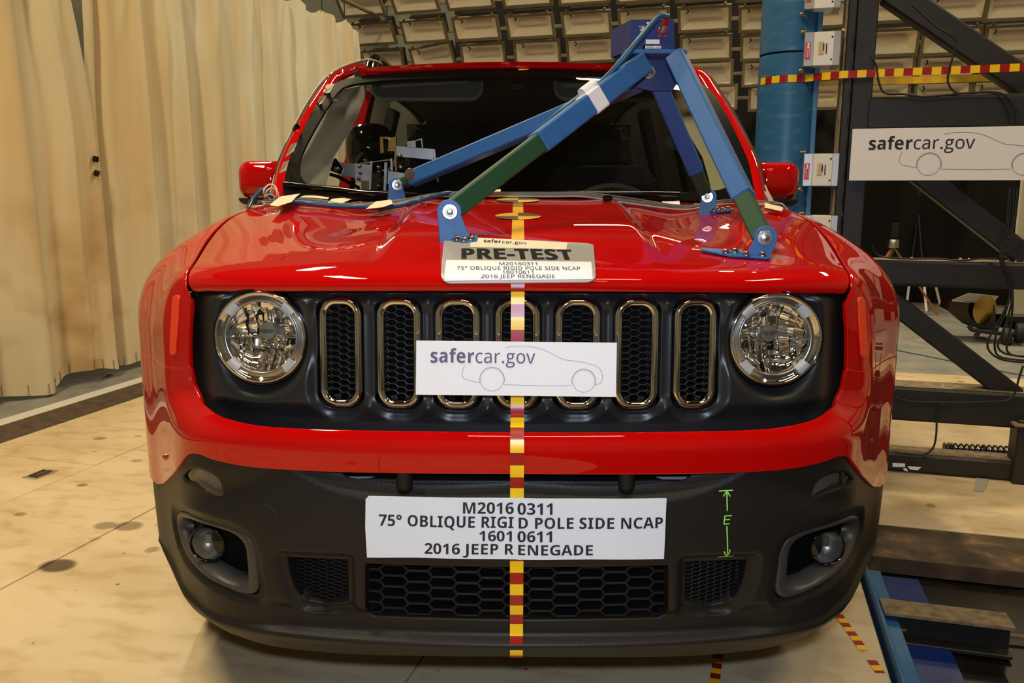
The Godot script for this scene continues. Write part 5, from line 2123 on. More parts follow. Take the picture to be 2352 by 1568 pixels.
	for k in 2:
		var s := Shape.new()
		var px := V([847, 1139, 1191, 1144, 1189, 1284, 1100, 1283, 960, 1280, 843, 1280, 839, 1210, 840, 1146]) if k == 0 else V([1188, 1144, 1531, 1144, 1528, 1210, 1525, 1283, 1360, 1284, 1187, 1285])
		s.panel(hits(fb if k else func(q: Vector2) -> Vector3: return fb.call(q) + Vector3(0, 0, 0.0003), px, Vector2(-0.2 if k == 0 else 0.2, 0.55)), [], fb if k else func(q: Vector2) -> Vector3: return fb.call(q) + Vector3(0, 0, 0.0003), 0.02, 0.0003, 0.0008)
		part("sheet", s, M["card white"], sh)
	tx = Shape.new()
	for line: Array in [["M2016", 838, 1188, 399, 402, 322], ["0311", 1214, 1455, 407, 408, 328], ["75\u00b0 OBLIQUE RIGI", 258, 1186, 482, 500, 405], ["D POLE SIDE NCAP", 1222, 2215, 502, 499, 427], ["1601", 950, 1175, 590, 592, 519], ["0611", 1214, 1452, 596, 596, 522], ["2016 JEEP R", 573, 1188, 676, 682, 603], ["ENEGADE", 1219, 1733, 685, 687, 615]]:
		between(tx, line[0], true, fb2, Vector2(784 + line[1] / 3.0, 1046 + line[3] / 3.0), Vector2(784 + line[2] / 3.0, 1046 + line[4] / 3.0), Vector2(784 + line[1] / 3.0, 1046 + line[5] / 3.0), Vector2(-0.1, 0.55))
	part("print", tx, M["print dark"], sh)
	# chalk marks on the car
	var fm := lifted(f_black, 0.001)
	var cm := Shape.new()
	var at := func(q: Vector2) -> Vector3: return fm.call(q)
	for line: Array in [[248, 243, 345, 237], [278, 280, 303, 243, 327, 280], [303, 243, 306, 380], [338, 412, 289, 414, 283, 470, 322, 468], [287, 441, 325, 438], [303, 485, 298, 690], [283, 658, 297, 690, 326, 645], [238, 695, 350, 688]]:
		var w := PackedVector2Array()
		for i in range(0, line.size(), 2):
			if i:
				var last := w[w.size() - 1]
				var to := hit(f_black, 1568 + line[i] / 3.0, 1046 + line[i + 1] / 3.0, Vector2(0.38, 0.56))
				for j in range(1, 8):
					w.append(last.lerp(to, j / 8.0))
			w.append(hit(f_black, 1568 + line[i] / 3.0, 1046 + line[i + 1] / 3.0, Vector2(0.38, 0.56)))
		stroke(cm, w, 0.0022, at)
	only("bumper_mark", cm, M["chalk green"], "green hand-drawn double arrow with the letter E on the right of the black bumper", "marking")
	for k in 2:
		var s := Shape.new()
		var ff := lifted(f_fender, 0.001)
		var g := Vector2(-0.70, 0.99) if k == 0 else Vector2(0.70, 0.99)
		var w := PackedVector2Array()
		for p in V([434, 677, 436, 666, 440, 666, 441, 670, 436, 672, 440, 677]) if k == 0 else V([1936, 663, 1931, 662, 1930, 666, 1935, 668, 1935, 671, 1930, 671]):
			w.append(hit(f_fender, p.x, p.y, g))
		stroke(s, w, 0.0013, func(q: Vector2) -> Vector3: return ff.call(q))
		only("fender_mark", s, M["chalk green"], ["tiny green letter R on the red fender beside the left headlight", "tiny green letter S on the red fender beside the right headlight"][k], "marking")
	# scraps of cream tape that hold the wires
	var say := ["cream tape scrap over the blue hose at the left end of the hood", "cream tape strip on the hood just left of the blue bracket nearest the windshield", "cream tape strip flat on the hood's left rear edge", "cream tape scrap holding the hose in front of the left rear bracket", "small cream tape scrap on the wires at the middle of the hood's rear edge", "white tape scrap on the hood's rear edge, left of the right rear bracket", "cream tape strip on the hood's right rear corner by the mirror"]
	var outl := [[622, 492, 648, 470, 692, 463, 672, 484, 640, 495], [752, 478, 762, 469, 822, 464, 786, 479], [688, 466, 704, 460, 756, 466, 752, 470], [845, 501, 868, 482, 902, 478, 906, 489, 884, 497], [1108, 449, 1150, 447, 1150, 456, 1112, 457], [1516, 466, 1560, 466, 1562, 482, 1520, 478], [1754, 478, 1796, 490, 1793, 499, 1754, 490]]
	for k in 7:
		var s := Shape.new()
		put_on(s, f_hood, V(outl[k]), Vector2((outl[k][0] - 1188) / 800.0, 0.8), 0.024 if k in [0, 3] else 0.016, 0.03)
		only("tape_scrap", s, M["white cloth tape"] if k == 5 else M["paper tape"], say[k], "tape", "scraps of tape along the hood's rear edge")
	say = ["topmost cream tape strip on the red left windshield pillar", "second cream tape strip from the top of the red left windshield pillar", "second cream tape strip from the foot of the red left windshield pillar", "lowest cream tape strip on the red left windshield pillar"]
	outl = [[732, 217, 750, 194, 769, 192, 757, 212], [720, 241, 734, 221, 750, 219, 738, 238], [648, 360, 668, 332, 683, 326, 675, 346], [634, 397, 650, 373, 664, 367, 657, 391]]
	for k in 4:
		var s := Shape.new()
		var zz: float = [-1.63, -1.55, -1.20, -1.11][k]
		var q := []
		for p in V(outl[k]):
			q.append(at_z(p.x, p.y, zz))
		s.quad(q[0] + Vector3(0, 0, -0.03), q[3], q[2], q[1])
		var back := []
		s.quad(q[3], q[0] + Vector3(0, 0, -0.03), q[0] + Vector3(-0.004, 0, -0.06), q[3] + Vector3(0, 0, -0.02))
		only("tape_scrap", s, M["paper tape"], say[k], "tape", "scraps of tape on the windshield pillar")
	var yq := []
	for p in V([1592, 180, 1597, 176, 1607, 184, 1602, 190]):
		yq.append(at_z(p.x, p.y, -1.76))
	only("tape_scrap", Shape.new().quad_thick(yq, 0.004), M["tape yellow"], "small yellow tape scrap on the red right windshield pillar near the roof", "tape")
	# wires
	var rng := RandomNumberGenerator.new()
	rng.seed = 12
	var wb := thing("wire_bundle", "loose bundle of thin grey and white wires lying along the rear edge of the hood", "wires", f_hood(Vector2(0, 0.86)))
	for k in 7:
		var pts := []
		for i in 15:
			var u := lerpf(625, 1735, i / 14.0)
			var v := 466.0 - 13.0 * sin(PI * clampf((u - 625) / 1110.0, 0, 1)) + rng.randf_range(-3.0, 3.0)
			var q := hit(f_hood, u, v, Vector2((u - 1188) / 800.0, 0.8))
			q.y = clampf(q.y, 0.6, 0.875)
			pts.append(f_hood(q) + Vector3(0, 0.005 + 0.002 * k, 0))
		part("wire", Shape.new().tube(smooth3(pts, 5), 0.0022 + 0.0008 * (k % 2), 6), M[["wire grey", "wire white", "cable black", "wire grey", "wire white", "wire grey", "wire grey"][k]], wb)
	for k in 2:
		var side := -1.0 if k == 0 else 1.0
		var lp := thing("wire_loops", ["cream wire loops hanging between the left mirror and the hood corner", "cream wire loops and strip hanging below the right mirror at the hood corner"][k], "wires", at_z(620, 460, -1.12) if k == 0 else at_z(1785, 470, -1.12))
		var sets := [[610, 455, 606, 437, 618, 424, 632, 428, 636, 445, 628, 458, 615, 452, 612, 440, 624, 432, 637, 440, 641, 458], [608, 450, 622, 446, 634, 456, 640, 470], [612, 470, 570, 480, 540, 495, 530, 512, 545, 515], [616, 474, 590, 483, 560, 487]] if k == 0 else [[1757, 425, 1768, 452, 1774, 468, 1782, 478], [1775, 467, 1795, 468, 1808, 482, 1812, 498], [1778, 472, 1792, 475, 1805, 490, 1809, 505], [1784, 478, 1815, 496, 1850, 515, 1873, 540]]
		for i in sets.size():
			var pts := []
			var a := V(sets[i])
			for j in a.size():
				pts.append(at_z(a[j].x, a[j].y, -1.10 + 0.01 * sin(j * 2.0 + i) + (0.12 if i >= 2 and k == 0 else 0.25 if i == 3 else 0.0) * j / a.size()))
			part("wire", Shape.new().tube(smooth3(pts, 6), 0.0026, 6), M["wire white"] if i < 3 else M["wire grey"], lp)
		if k == 1:
			var q := []
			for p in V([1755, 440, 1765, 438, 1778, 462, 1770, 470]):
				q.append(at_z(p.x, p.y, -1.08))
			part("tag", Shape.new().quad_thick(q, 0.002), M["paper tape"], lp)
	var pw := thing("pillar_wires", "thin grey wires running up the red left windshield pillar to the roof rack", "wires", at_z(640, 420, -1.2))
	for k in 3:
		var pts := []
		var a := V([622, 455, 632, 412, 646, 370, 666, 318, 694, 262, 728, 207, 762, 172, 800, 152, 850, 139, 880, 149])
		for j in a.size():
			pts.append(at_z(a[j].x - 1.5 * k, a[j].y - 2.0 * k, lerpf(-1.16, -2.0, j / 9.0) + 0.03))
		part("wire", Shape.new().tube(smooth3(pts, 5), 0.0016, 6), M[["cable black", "wire grey", "wire white"][k]], pw)
	cabin_gear()


func safercar(called: String, label: String, c0: Vector3, ex: Vector3, ey: Vector3, w: float, h: float, k: float, o: Vector2, face: Material, ink: Material) -> void:
	var nn := ey.cross(ex).normalized()
	var board := PackedVector2Array([Vector2(0, 0), Vector2(w, 0), Vector2(w, h), Vector2(0, h)])
	var tr := Transform3D(Basis(ex, ey, nn), c0)
	var t := thing(called, label, "sign", c0 + ey * h)
	var s := Shape.new()
	var q := []
	for p in board:
		q.append(c0 + ex * p.x + ey * p.y)
	s.quad(q[3], q[2], q[1], q[0])
	for i in 4:
		s.quad(q[i], q[(i + 1) % 4], q[(i + 1) % 4] - nn * 0.004, q[i] - nn * 0.004)
	s.quad(q[0] - nn * 0.004, q[1] - nn * 0.004, q[2] - nn * 0.004, q[3] - nn * 0.004)
	part("board", s, face, t)
	var tx := Shape.new()
	var place := func(p: Vector2) -> Vector3: return c0 + ex * (p.x * k + o.x) + ey * (p.y * k + o.y) + nn * 0.0009
	var y := 49.3
	var unit := Shape.new()
	var flat := func(p: Vector2) -> Vector3: return Vector3(p.x, p.y, 0)
	for half in 2:
		var line: String = ["safer", "car.gov"][half]
		var wd := text(unit, line, half == 0, 31.0, flat)
		var x0: float = [33.5, 137.0][half]
		var x1: float = [133.5, 274.0][half]
		text(tx, line, half == 0, 31.0, func(p: Vector2) -> Vector3: return place.call(Vector2(x0 + p.x * (x1 - x0) / wd, y - p.y)))
	logo(tx, place, 0.75)
	part("print", tx, ink, t)


func cabin_gear() -> void:
	# measuring gear clamped in the left of the cabin, behind the glass
	var z := -1.62
	var at := func(u: float, v: float, dz := 0.0) -> Vector3: return at_z(u, v, z + dz)
	var plate := func(s: Shape, px: Array, dz: float, th: float) -> void:
		var q := []
		for p in V(px):
			q.append(at_z(p.x, p.y, z + dz))
		s.quad_thick(q, th)
	var o := Vector2(680, 230)
	var k := 380.0 / 2352.0
	var P := func(a: Array) -> Array:
		var out := []
		for i in range(0, a.size(), 2):
			out.append(o.x + a[i] * k)
			out.append(o.y + a[i + 1] * k)
		return out
	var t := thing("measuring_frame", "bolted aluminium bracket frame of measuring gear behind the left of the windshield", "instrument", at.call(830, 440))
	var s := Shape.new()
	plate.call(s, P.call([610, 880, 850, 905, 850, 1110, 640, 1065]), 0.02, 0.006)
	part("arm_plate", s, M["satin metal"], t)
	s = Shape.new()
	plate.call(s, P.call([840, 895, 1060, 920, 1050, 1160, 835, 1150]), 0.03, 0.012)
	part("clamp_plate", s, M["aluminium"], t)
	for a: Array in [[1050, 870, 1085, 870, 1060, 1340, 1030, 1340], [1255, 885, 1295, 885, 1275, 1340, 1240, 1340]]:
		s = Shape.new()
		plate.call(s, P.call(a), 0.06, 0.012)
		part("upright", s, M["aluminium"], t)
	s = Shape.new()
	plate.call(s, P.call([1335, 830, 1365, 828, 1378, 1000, 1345, 1000]), 0.05, 0.01)
	part("upright", s, M["aluminium"], t)
	s = Shape.new()
	plate.call(s, P.call([910, 890, 1345, 835, 1360, 855, 1150, 880, 920, 905]), 0.05, 0.01)
	part("cross_bar", s, M["bolt steel"], t)
	s = Shape.new()
	plate.call(s, P.call([880, 1135, 1050, 1145, 1045, 1168, 885, 1158]), 0.06, 0.008)
	part("rod", s, M["bolt steel"], t)
	s = Shape.new()
	plate.call(s, P.call([1310, 1000, 1560, 1040, 1600, 1240, 1300, 1190]), 0.04, 0.008)
	part("side_plate", s, M["aluminium"], t)
	for b: Array in [[905, 940, 25], [915, 1035, 24], [890, 1110, 26], [1170, 955, 28], [1175, 1020, 20], [1170, 1220, 20], [1230, 1000, 14], [975, 855, 22]]:
		var c: Vector3 = at.call(o.x + b[0] * k, o.y + b[1] * k, 0.075)
		part("bolt", Shape.new().lathe([Vector2(0.0, 0.006), Vector2(b[2] * k / 1900.0 * 2.9, 0.005), Vector2(b[2] * k / 1900.0 * 3.1, -0.01)], Transform3D(Basis.IDENTITY, c), 12), M["bolt steel"], t)
	s = Shape.new()
	plate.call(s, P.call([500, 870, 560, 820, 670, 970, 640, 1060, 480, 1000]), 0.03, 0.01)
	part("hinge_cheek", s, M["gloss black"], t)
	part("bolt", Shape.new().lathe([Vector2(0.0, 0.006), Vector2(0.007, 0.006), Vector2(0.0105, 0.0)], Transform3D(Basis.IDENTITY, at.call(o.x + 580 * k, o.y + 975 * k, 0.035)), 16), M["bolt steel"], t)
	s = Shape.new()
	plate.call(s, P.call([480, 1030, 600, 1060, 900, 1230, 890, 1270, 560, 1100, 470, 1075]), 0.0, 0.02)
	part("strut", s, M["gloss black"], t)
	var t2 := thing("sensor_box", "grey sensor box with a bent bracket above the measuring frame in the cabin", "instrument", at.call(960, 375))
	s = Shape.new()
	plate.call(s, P.call([1420, 650, 1970, 695, 1950, 850, 1430, 800]), -0.10, 0.05)
	part("body", s, M["aluminium"], t2)
	s = Shape.new()
	plate.call(s, P.call([1570, 585, 1700, 570, 1705, 680, 1580, 665]), -0.08, 0.006)
	part("bracket_plate", s, M["satin metal"], t2)
	s = Shape.new()
	plate.call(s, P.call([1690, 570, 1790, 540, 1810, 690, 1790, 690, 1775, 562, 1695, 585]), -0.08, 0.006)
	part("bracket_bow", s, M["aluminium"], t2)
	s = Shape.new()
	plate.call(s, P.call([1945, 700, 1975, 695, 2030, 1165, 2005, 1165]), -0.06, 0.006)
	part("hanging_strip", s, M["satin metal"], t2)
	s = Shape.new()
	plate.call(s, P.call([1420, 690, 1535, 690, 1535, 1000, 1430, 1000]), -0.12, 0.02)
	part("backing", s, M["gloss black"], t2)
	for b: Array in [[1480, 800], [1490, 965]]:
		part("bolt", Shape.new().lathe([Vector2(0.0, 0.012), Vector2(0.006, 0.012), Vector2(0.006, 0.003), Vector2(0.0095, 0.003), Vector2(0.0095, -0.01)], Transform3D(Basis.IDENTITY, at.call(o.x + b[0] * k, o.y + b[1] * k, -0.09)), 16), M["bolt steel"], t2)
	var t3 := thing("brass_holder", "dull brass channel holder standing behind the measuring frame in the cabin", "instrument", at.call(895, 400))
	s = Shape.new()
	plate.call(s, P.call([1190, 520, 1310, 515, 1310, 560, 1235, 545, 1250, 745, 1200, 760]), -0.14, 0.03)
	plate.call(s, P.call([1300, 690, 1420, 690, 1440, 1010, 1410, 1010, 1400, 725, 1300, 725]), -0.14, 0.02)
	plate.call(s, P.call([1310, 530, 1420, 520, 1420, 690, 1310, 690]), -0.16, 0.02)
	part("channel", s, M["brass"], t3)
	# a dark dummy head rest shape
	var c: Vector3 = at.call(850, 340, -0.45)
	var rows := []
	for i in 11:
		var a := PI * i / 10.0
		var row := PackedVector3Array()
		for p in rrect(0.20 * sin(a) + 0.002, 0.20 * sin(a) + 0.002, 0.08 * sin(a) + 0.0008, 5):
			row.append(c + Vector3(p.x, p.y, 0.09 * cos(a)))
		rows.append(row)
	only("dummy_headrest", Shape.new().grid(rows, false, true), M["gloss black"], "rounded glossy black pad behind the measuring frame in the cabin", "pad")


func smooth_plain(p: PackedVector2Array, n: int) -> PackedVector2Array:
	var out := PackedVector2Array()
	for i in p.size() - 1:
		for k in n:
			out.append(p[i].lerp(p[i + 1], float(k) / n))
	out.append(p[p.size() - 1])
	for r in 4:
		var q := out.duplicate()
		for i in range(1, out.size() - 1):
			q[i] = (out[i - 1] + out[i] * 2.0 + out[i + 1]) / 4.0
		out = q
	return out


# ------------------------------------------------------------------ the blue camera mount on the hood
func bolt(s: Shape, at: Vector3, dir: Vector3, r: float, h: float) -> void:      # washer, hexagon head
	var tr := Transform3D(basis_to(dir, Vector3(0.3, 1, 0.2).normalized()), at)
	s.lathe([Vector2(r * 1.75, 0.0), Vector2(r * 1.75, 0.002), Vector2(r * 1.65, 0.0028), Vector2(r * 1.65, 0.0028), Vector2(r, 0.003)], tr, 24)
	s.prism(circle(r * 1.1, 6), Transform3D(tr.basis, at + dir.normalized() * (0.003 + h)), h, r * 0.12)
	s.lathe([Vector2(r * 0.8, 0.003 + h), Vector2(r * 0.5, 0.0036 + h), Vector2(0.0, 0.0038 + h)], tr, 16)


func sq_tube(s: Shape, a: Vector3, b: Vector3, w: float, face: Vector3) -> void:     # square bar, one side turned towards face
	var z := (b - a).normalized()
	var y := (face - z * face.dot(z)).normalized()
	s.box((a + b) / 2, Vector3(w, w, a.distance_to(b)), Basis(y.cross(z), y, z), 0.0035)


func build_mount() -> void:
	var M1: Material = M["blue enamel"]
	# feet: where each stands on the hood, and the middle of its hinge bolt
	var feet := [
		{"base": Vector2(915, 472), "bolt": Vector2(911, 425), "say": "left rear"},
		{"base": Vector2(1040, 556), "bolt": Vector2(1033, 486), "say": "left front"},
		{"base": Vector2(1627, 491), "bolt": Vector2(1625, 452), "say": "right rear"},
		{"base": Vector2(1735, 592), "bolt": Vector2(1754, 545), "say": "right front"},
	]
	var t := thing("camera_mount", "blue four-legged camera mount of square tubes bolted on the red hood", "camera mount", Vector3(0.34, 1.08, -0.5))
	var pins := []
	for i in 4:
		var f: Dictionary = feet[i]
		var q := hit(f_hood, f.base.x, f.base.y, Vector2((f.base.x - 1188) / 900.0, 0.4))
		var g := f_hood(q)
		var up := Shape.normal_of(f_hood, q, 1.0)
		var pin := at_z(f.bolt.x, f.bolt.y, g.z - 0.012)
		pins.append(pin)
		var foot := Node3D.new()
		foot.name = "foot" if i == 0 else "foot_%03d" % i
		foot.position = Vector3.ZERO
		t.add_child(foot)
		foot.position = -t.position
		foot.set_meta("label", "blue hinge foot, " + f.say)
		# tongue: rounded at the bolt, wider at the hood
		var h := pin.y - g.y
		var wide: float = [0.066, 0.074, 0.052, 0.058][i]
		var lean: float = [0.004, 0.018, 0.0, -0.022][i]
		var r: float = [0.021, 0.0245, 0.021, 0.023][i]
		var o := PackedVector2Array()
		o.append(Vector2(-wide / 2 + lean, -h - 0.004))
		o.append(Vector2(wide / 2 + lean, -h - 0.004))
		for k in 13:
			var a := deg_to_rad(lerpf(-15, 195, k / 12.0))
			o.append(Vector2(cos(a) * r, sin(a) * r))
		var tongue := smooth(PackedVector2Array([o[0], o[0], o[1], o[1]]) + o.slice(2), 2)
		var tb := Basis(Vector3.UP, [0.25, 0.1, -0.25, -0.12][i])
		part("tongue", Shape.new().prism(tongue, Transform3D(tb, pin + Vector3(0, 0, 0.014)), 0.006, 0.001), M1, foot)
		# base plate on the paint
		var dirs: Array = [[-0.09, 0.032], [-0.03, 0.05], [-0.025, 0.066], [-0.105, 0.028]][i]
		var bp := PackedVector2Array([Vector2(dirs[0], -0.030), Vector2(dirs[1], -0.030), Vector2(dirs[1], 0.012), Vector2(dirs[1] - 0.01, 0.018), Vector2(dirs[0] + 0.05, 0.018), Vector2(dirs[0], -0.016)])
		var bx := Vector3.RIGHT.slide(up).normalized()
		var btr := Transform3D(Basis(bx, up.cross(bx), up), g + up * 0.0065)
		var bp2 := PackedVector2Array()
		for p in bp:
			bp2.append(Vector2(p.x, -p.y))
		part("base_plate", Shape.new().prism(bp2, btr, 0.005, 0.001), M1, foot)
		var bs := Shape.new()
		bolt(bs, pin + tb * Vector3(0, 0, 0.0145), tb * Vector3(0, 0, 1), 0.0088, 0.007)
		part("hinge_bolt", bs, M["bolt steel"], foot)
		for k in 4:
			var w := Vector2(lerpf(dirs[0] + 0.035, dirs[1] - 0.012, [0.1, 0.35, 0.55, 0.95][k]), [-0.004, 0.010, -0.012, -0.004][k])
			var b2 := Shape.new()
			bolt(b2, btr * Vector3(w.x, w.y, 0.0), up, 0.0050, 0.005)
			part("plate_bolt", b2, M["bolt steel"], foot)
	# head: connector box on a plate, with a deep web under it
	var zf := -0.60
	var P := func(u: float, v: float, z: float) -> Vector3: return at_z(u, v, z)
	var c0: Vector3 = P.call(1448, 113, zf)
	var c1: Vector3 = P.call(1550, 113, zf)
	var c2: Vector3 = P.call(1548, 45, zf)
	var c3: Vector3 = P.call(1450, 45, zf)
	var bk := Vector3(-0.035, -0.004, -0.10)
	var s := Shape.new()
	s.quad(c0, c1, c2, c3)
	s.quad(c0 + bk, c0, c3, c3 + bk)
	s.quad(c1, c1 + bk, c2 + bk, c2)
	s.quad(c3, c2, c2 + bk, c3 + bk)
	s.quad(c1 + bk, c0 + bk, c3 + bk, c2 + bk)
	s.quad(c0, c0 + bk, c1 + bk, c1)
	part("connector_box", s, M["deep blue"], t)
	var pz := zf + 0.01
	var p0: Vector3 = P.call(1434, 114, pz)
	var p1: Vector3 = P.call(1579, 114, pz)
	part("top_plate", Shape.new().box((p0 + p1) / 2 + Vector3(0, -0.004, -0.09), Vector3(p0.distance_to(p1), 0.010, 0.18), Basis.IDENTITY, 0.002), M1, t)
	var web := PackedVector2Array()
	var zw := -0.68
	var w0: Vector3 = P.call(1445, 128, zw)
	var pts := V([1447, 126, 1577, 126, 1572, 150, 1556, 190, 1545, 209, 1495, 209, 1440, 196, 1420, 186])
	for p in pts:
		var w: Vector3 = P.call(p.x, p.y, zw)
		web.append(Vector2(w.x - w0.x, w.y - w0.y))
	part("web", Shape.new().prism(web, Transform3D(Basis.IDENTITY, w0), 0.010, 0.001), M["deep blue"], t)
	var bs := Shape.new()
	var bp: Vector3 = P.call(1491, 166, zw + 0.002)
	bolt(bs, bp, Vector3(0, -0.15, 1), 0.009, 0.026)
	part("clamp_bolt", bs, M["bolt steel"], t)
	# legs: blue sleeves with green inner bars
	var legs := [
		{"from": Vector3(1470, 188, -0.72), "end": Vector2(938, 410), "w": 0.0405, "wi": 0.026, "face": Vector3(0, 0.25, 1)},
		{"from": Vector3(1476, 146, -0.60), "end": Vector2(1229, 325), "w": 0.0475, "wi": 0.041, "face": Vector3(0.1, -0.1, 1)},
		{"from": Vector3(1512, 192, -0.71), "end": Vector2(1590, 396), "w": 0.040, "wi": 0.034, "face": Vector3(-0.45, 0.35, 1)},
		{"from": Vector3(1553, 130, -0.60), "end": Vector2(1705, 455), "w": 0.042, "wi": 0.036, "face": Vector3(-0.7, 0.25, 1)},
	]
	for i in 4:
		var l: Dictionary = legs[i]
		var a := at_z(l.from.x, l.from.y, l.from.z)
		var pin: Vector3 = pins[i] + Vector3(0, 0, -0.006)
		# where along the leg the sleeve ends
		var best := 0.0
		var bd := 1e9
		for k in 101:
			var d := proj(a.lerp(pin, k / 100.0)).distance_to(l.end)
			if d < bd:
				bd = d
				best = k / 100.0
		var e := a.lerp(pin, best)
		var leg := Node3D.new()
		leg.name = "leg" if i == 0 else "leg_%03d" % i
		t.add_child(leg)
		leg.position = -t.position
		var s1 := Shape.new()
		sq_tube(s1, a, e, l.w, l.face)
		part("sleeve", s1, M1, leg)
		var s2 := Shape.new()
		sq_tube(s2, a.lerp(pin, best - 0.05), pin + (pin - a).normalized() * 0.004, l.wi, l.face)
		part("inner_bar", s2, M["mount green"], leg)
		if i == 0:
			var b3 := Shape.new()
			var face: Vector3 = Vector3(0, 0.25, 1)
			var dz := (e - a).normalized()
			var n: Vector3 = (face - dz * face.dot(dz)).normalized()
			bolt(b3, at_z(950, 403, e.z) .lerp(e, 0.0) + n * (l.w / 2), n, 0.010, 0.008)
			part("clamp_bolt", b3, M["bolt steel"], leg)
		if i == 1:
			var d := (pin - a).normalized()
			var mid := a
			var bd2 := 1e9
			for k in 101:
				var w := a.lerp(pin, k / 100.0)
				var dd := proj(w).distance_to(Vector2(1352, 222))
				if dd < bd2:
					bd2 = dd
					mid = w
			var s3 := Shape.new()
			sq_tube(s3, mid - d * 0.022, mid + d * 0.022, l.w + 0.004, l.face)
			s3.tube(PackedVector3Array([mid - d * 0.024 + Vector3(-0.012, 0.028, 0), mid + d * 0.02 + Vector3(-0.012, 0.028, 0)]), 0.012, 12)
			part("tape_wrap", s3, M["white cloth tape"], leg).set_meta("label", "white cloth tape binding the hose to the leg")
	# what sits on the box
	var zt := zf + 0.002
	var k1: Vector3 = P.call(1474, 66, zt)
	part("socket", Shape.new().lathe([Vector2(0.0075, 0), Vector2(0.0075, 0.006), Vector2(0.006, 0.007), Vector2(0.004, 0.003), Vector2(0.0, 0.003)], Transform3D(Basis.IDENTITY, k1), 20), M["bolt steel"], t)
	for u: float in [1488.0, 1498.0]:
		part("indicator", Shape.new().lathe([Vector2(0.0028, 0), Vector2(0.0026, 0.002), Vector2(0.0, 0.003)], Transform3D(Basis.IDENTITY, P.call(u, 53.5, zt)), 12), M["sign white"], t)
	var k2: Vector3 = P.call(1522, 72, zt)
	var pd := Vector3(0.012, 0.055, 0.05).normalized()
	part("plug_ring", Shape.new().lathe([Vector2(0.0115, 0), Vector2(0.0115, 0.002), Vector2(0.008, 0.003)], Transform3D(Basis.IDENTITY, k2), 24), M["connector red"], t)
	part("plug", Shape.new().lathe([Vector2(0.0085, 0), Vector2(0.0085, 0.010), Vector2(0.0070, 0.011), Vector2(0.0070, 0.020)], Transform3D(basis_to(pd), k2), 20), M["satin metal"], t)
	part("plug_boot", Shape.new().lathe([Vector2(0.0072, 0.018), Vector2(0.0072, 0.034), Vector2(0.005, 0.040)], Transform3D(basis_to(pd), k2), 20), M["connector red"], t)
	for b: Array in [[1483, 91, 1515, 101, "sign white"], [1476, 104, 1521, 112.5, "gloss black"], [1482, 105, 1519, 112, "sign white"]]:
		var q0: Vector3 = P.call(b[0], b[3], zt + 0.0003 * (1 if b[4] != "gloss black" else 0))
		var q1: Vector3 = P.call(b[2], b[1], zt + 0.0003)
		part("label_plate", Shape.new().box((q0 + q1) / 2, Vector3(q1.x - q0.x, q1.y - q0.y, 0.0015), Basis.IDENTITY, 0.0002), M[b[4]], t)
	var tx := Shape.new()
	var b0: Vector3 = P.call(1484.5, 111.2, zt + 0.0016)
	var unit := Shape.new()
	var wd := text(unit, "MH400-1409", false, 1.0, func(p: Vector2) -> Vector3: return Vector3(p.x, p.y, 0))
	var wide: float = (P.call(1517, 111, zt) as Vector3).x - b0.x
	text(tx, "MH400-1409", false, 0.0056, func(p: Vector2) -> Vector3: return b0 + Vector3(p.x * wide / (wd * 0.0056), p.y, 0))
	part("print", tx, M["print dark"], t)
	tx = Shape.new()
	var b1: Vector3 = P.call(1512, 84, zt + 0.0006)
	text(tx, "LOCAL LINE", false, 0.0028, func(p: Vector2) -> Vector3: return b1 + Vector3(p.x * 0.95, p.y, 0))
	part("lettering", tx, M["wire white"], t)
	# the hose: from the plug down along the left front leg and out to the left of the hood
	var a := k2 + pd * 0.038
	var hp := [a, P.call(1523, 37, zf + 0.045), P.call(1511, 40, zf + 0.05), P.call(1470, 88, zf + 0.06), P.call(1432, 135, zf + 0.055), P.call(1385, 185, zf + 0.04), P.call(1345, 212, zf + 0.035), P.call(1290, 255, -0.56), P.call(1235, 305, -0.60), P.call(1180, 366, -0.68), P.call(1128, 408, -0.74)]
	for p in V([1077, 430, 1026, 451, 975, 466, 936, 477, 890, 484, 830, 484, 760, 480, 700, 475, 650, 470]):
		var q := hit(f_hood, p.x, p.y + 5, Vector2((p.x - 1188) / 850.0, 0.7))
		q.y = minf(q.y, 0.86)
		hp.append(f_hood(q) + Vector3(0, 0.016, 0))
	for p: Array in [[622, 468, -1.14], [600, 462, -1.10], [605, 437, -1.12], [590, 452, -1.10], [576, 466, -1.08]]:
		pass
	var hose := only("blue_hose", Shape.new().tube(smooth3(hp, 8), 0.0068, 12), M["cable blue"], "long blue hose running down the camera mount and along the hood to the left", "hose")
	var h2 := thing("hose_end", "short blue hose with a metal connector hanging beside the left mirror", "hose", at_z(575, 470, -1.1))
	part("hose", Shape.new().tube(smooth3([at_z(640, 468, -1.12), at_z(612, 440, -1.10), at_z(600, 437, -1.10), at_z(583, 455, -1.09), at_z(577, 465, -1.08)], 6), 0.0062, 10), M["cable blue"], h2)
	part("connector", Shape.new().tube(PackedVector3Array([at_z(579, 461, -1.08), at_z(571, 475, -1.075)]), 0.0068, 12), M["bolt steel"], h2)
	part("sleeve", Shape.new().tube(PackedVector3Array([at_z(571, 475, -1.075), at_z(568, 483, -1.075), at_z(590, 481, -1.08)]), 0.0078, 12), M["wire grey"], h2)


# ------------------------------------------------------------------ the pole and its steel frame
func tube_beam(s: Shape, a: Vector3, b: Vector3, w: float, h: float, bevel := 0.012) -> void:
	s.beam(a, b, w, h, Vector3.UP, bevel)


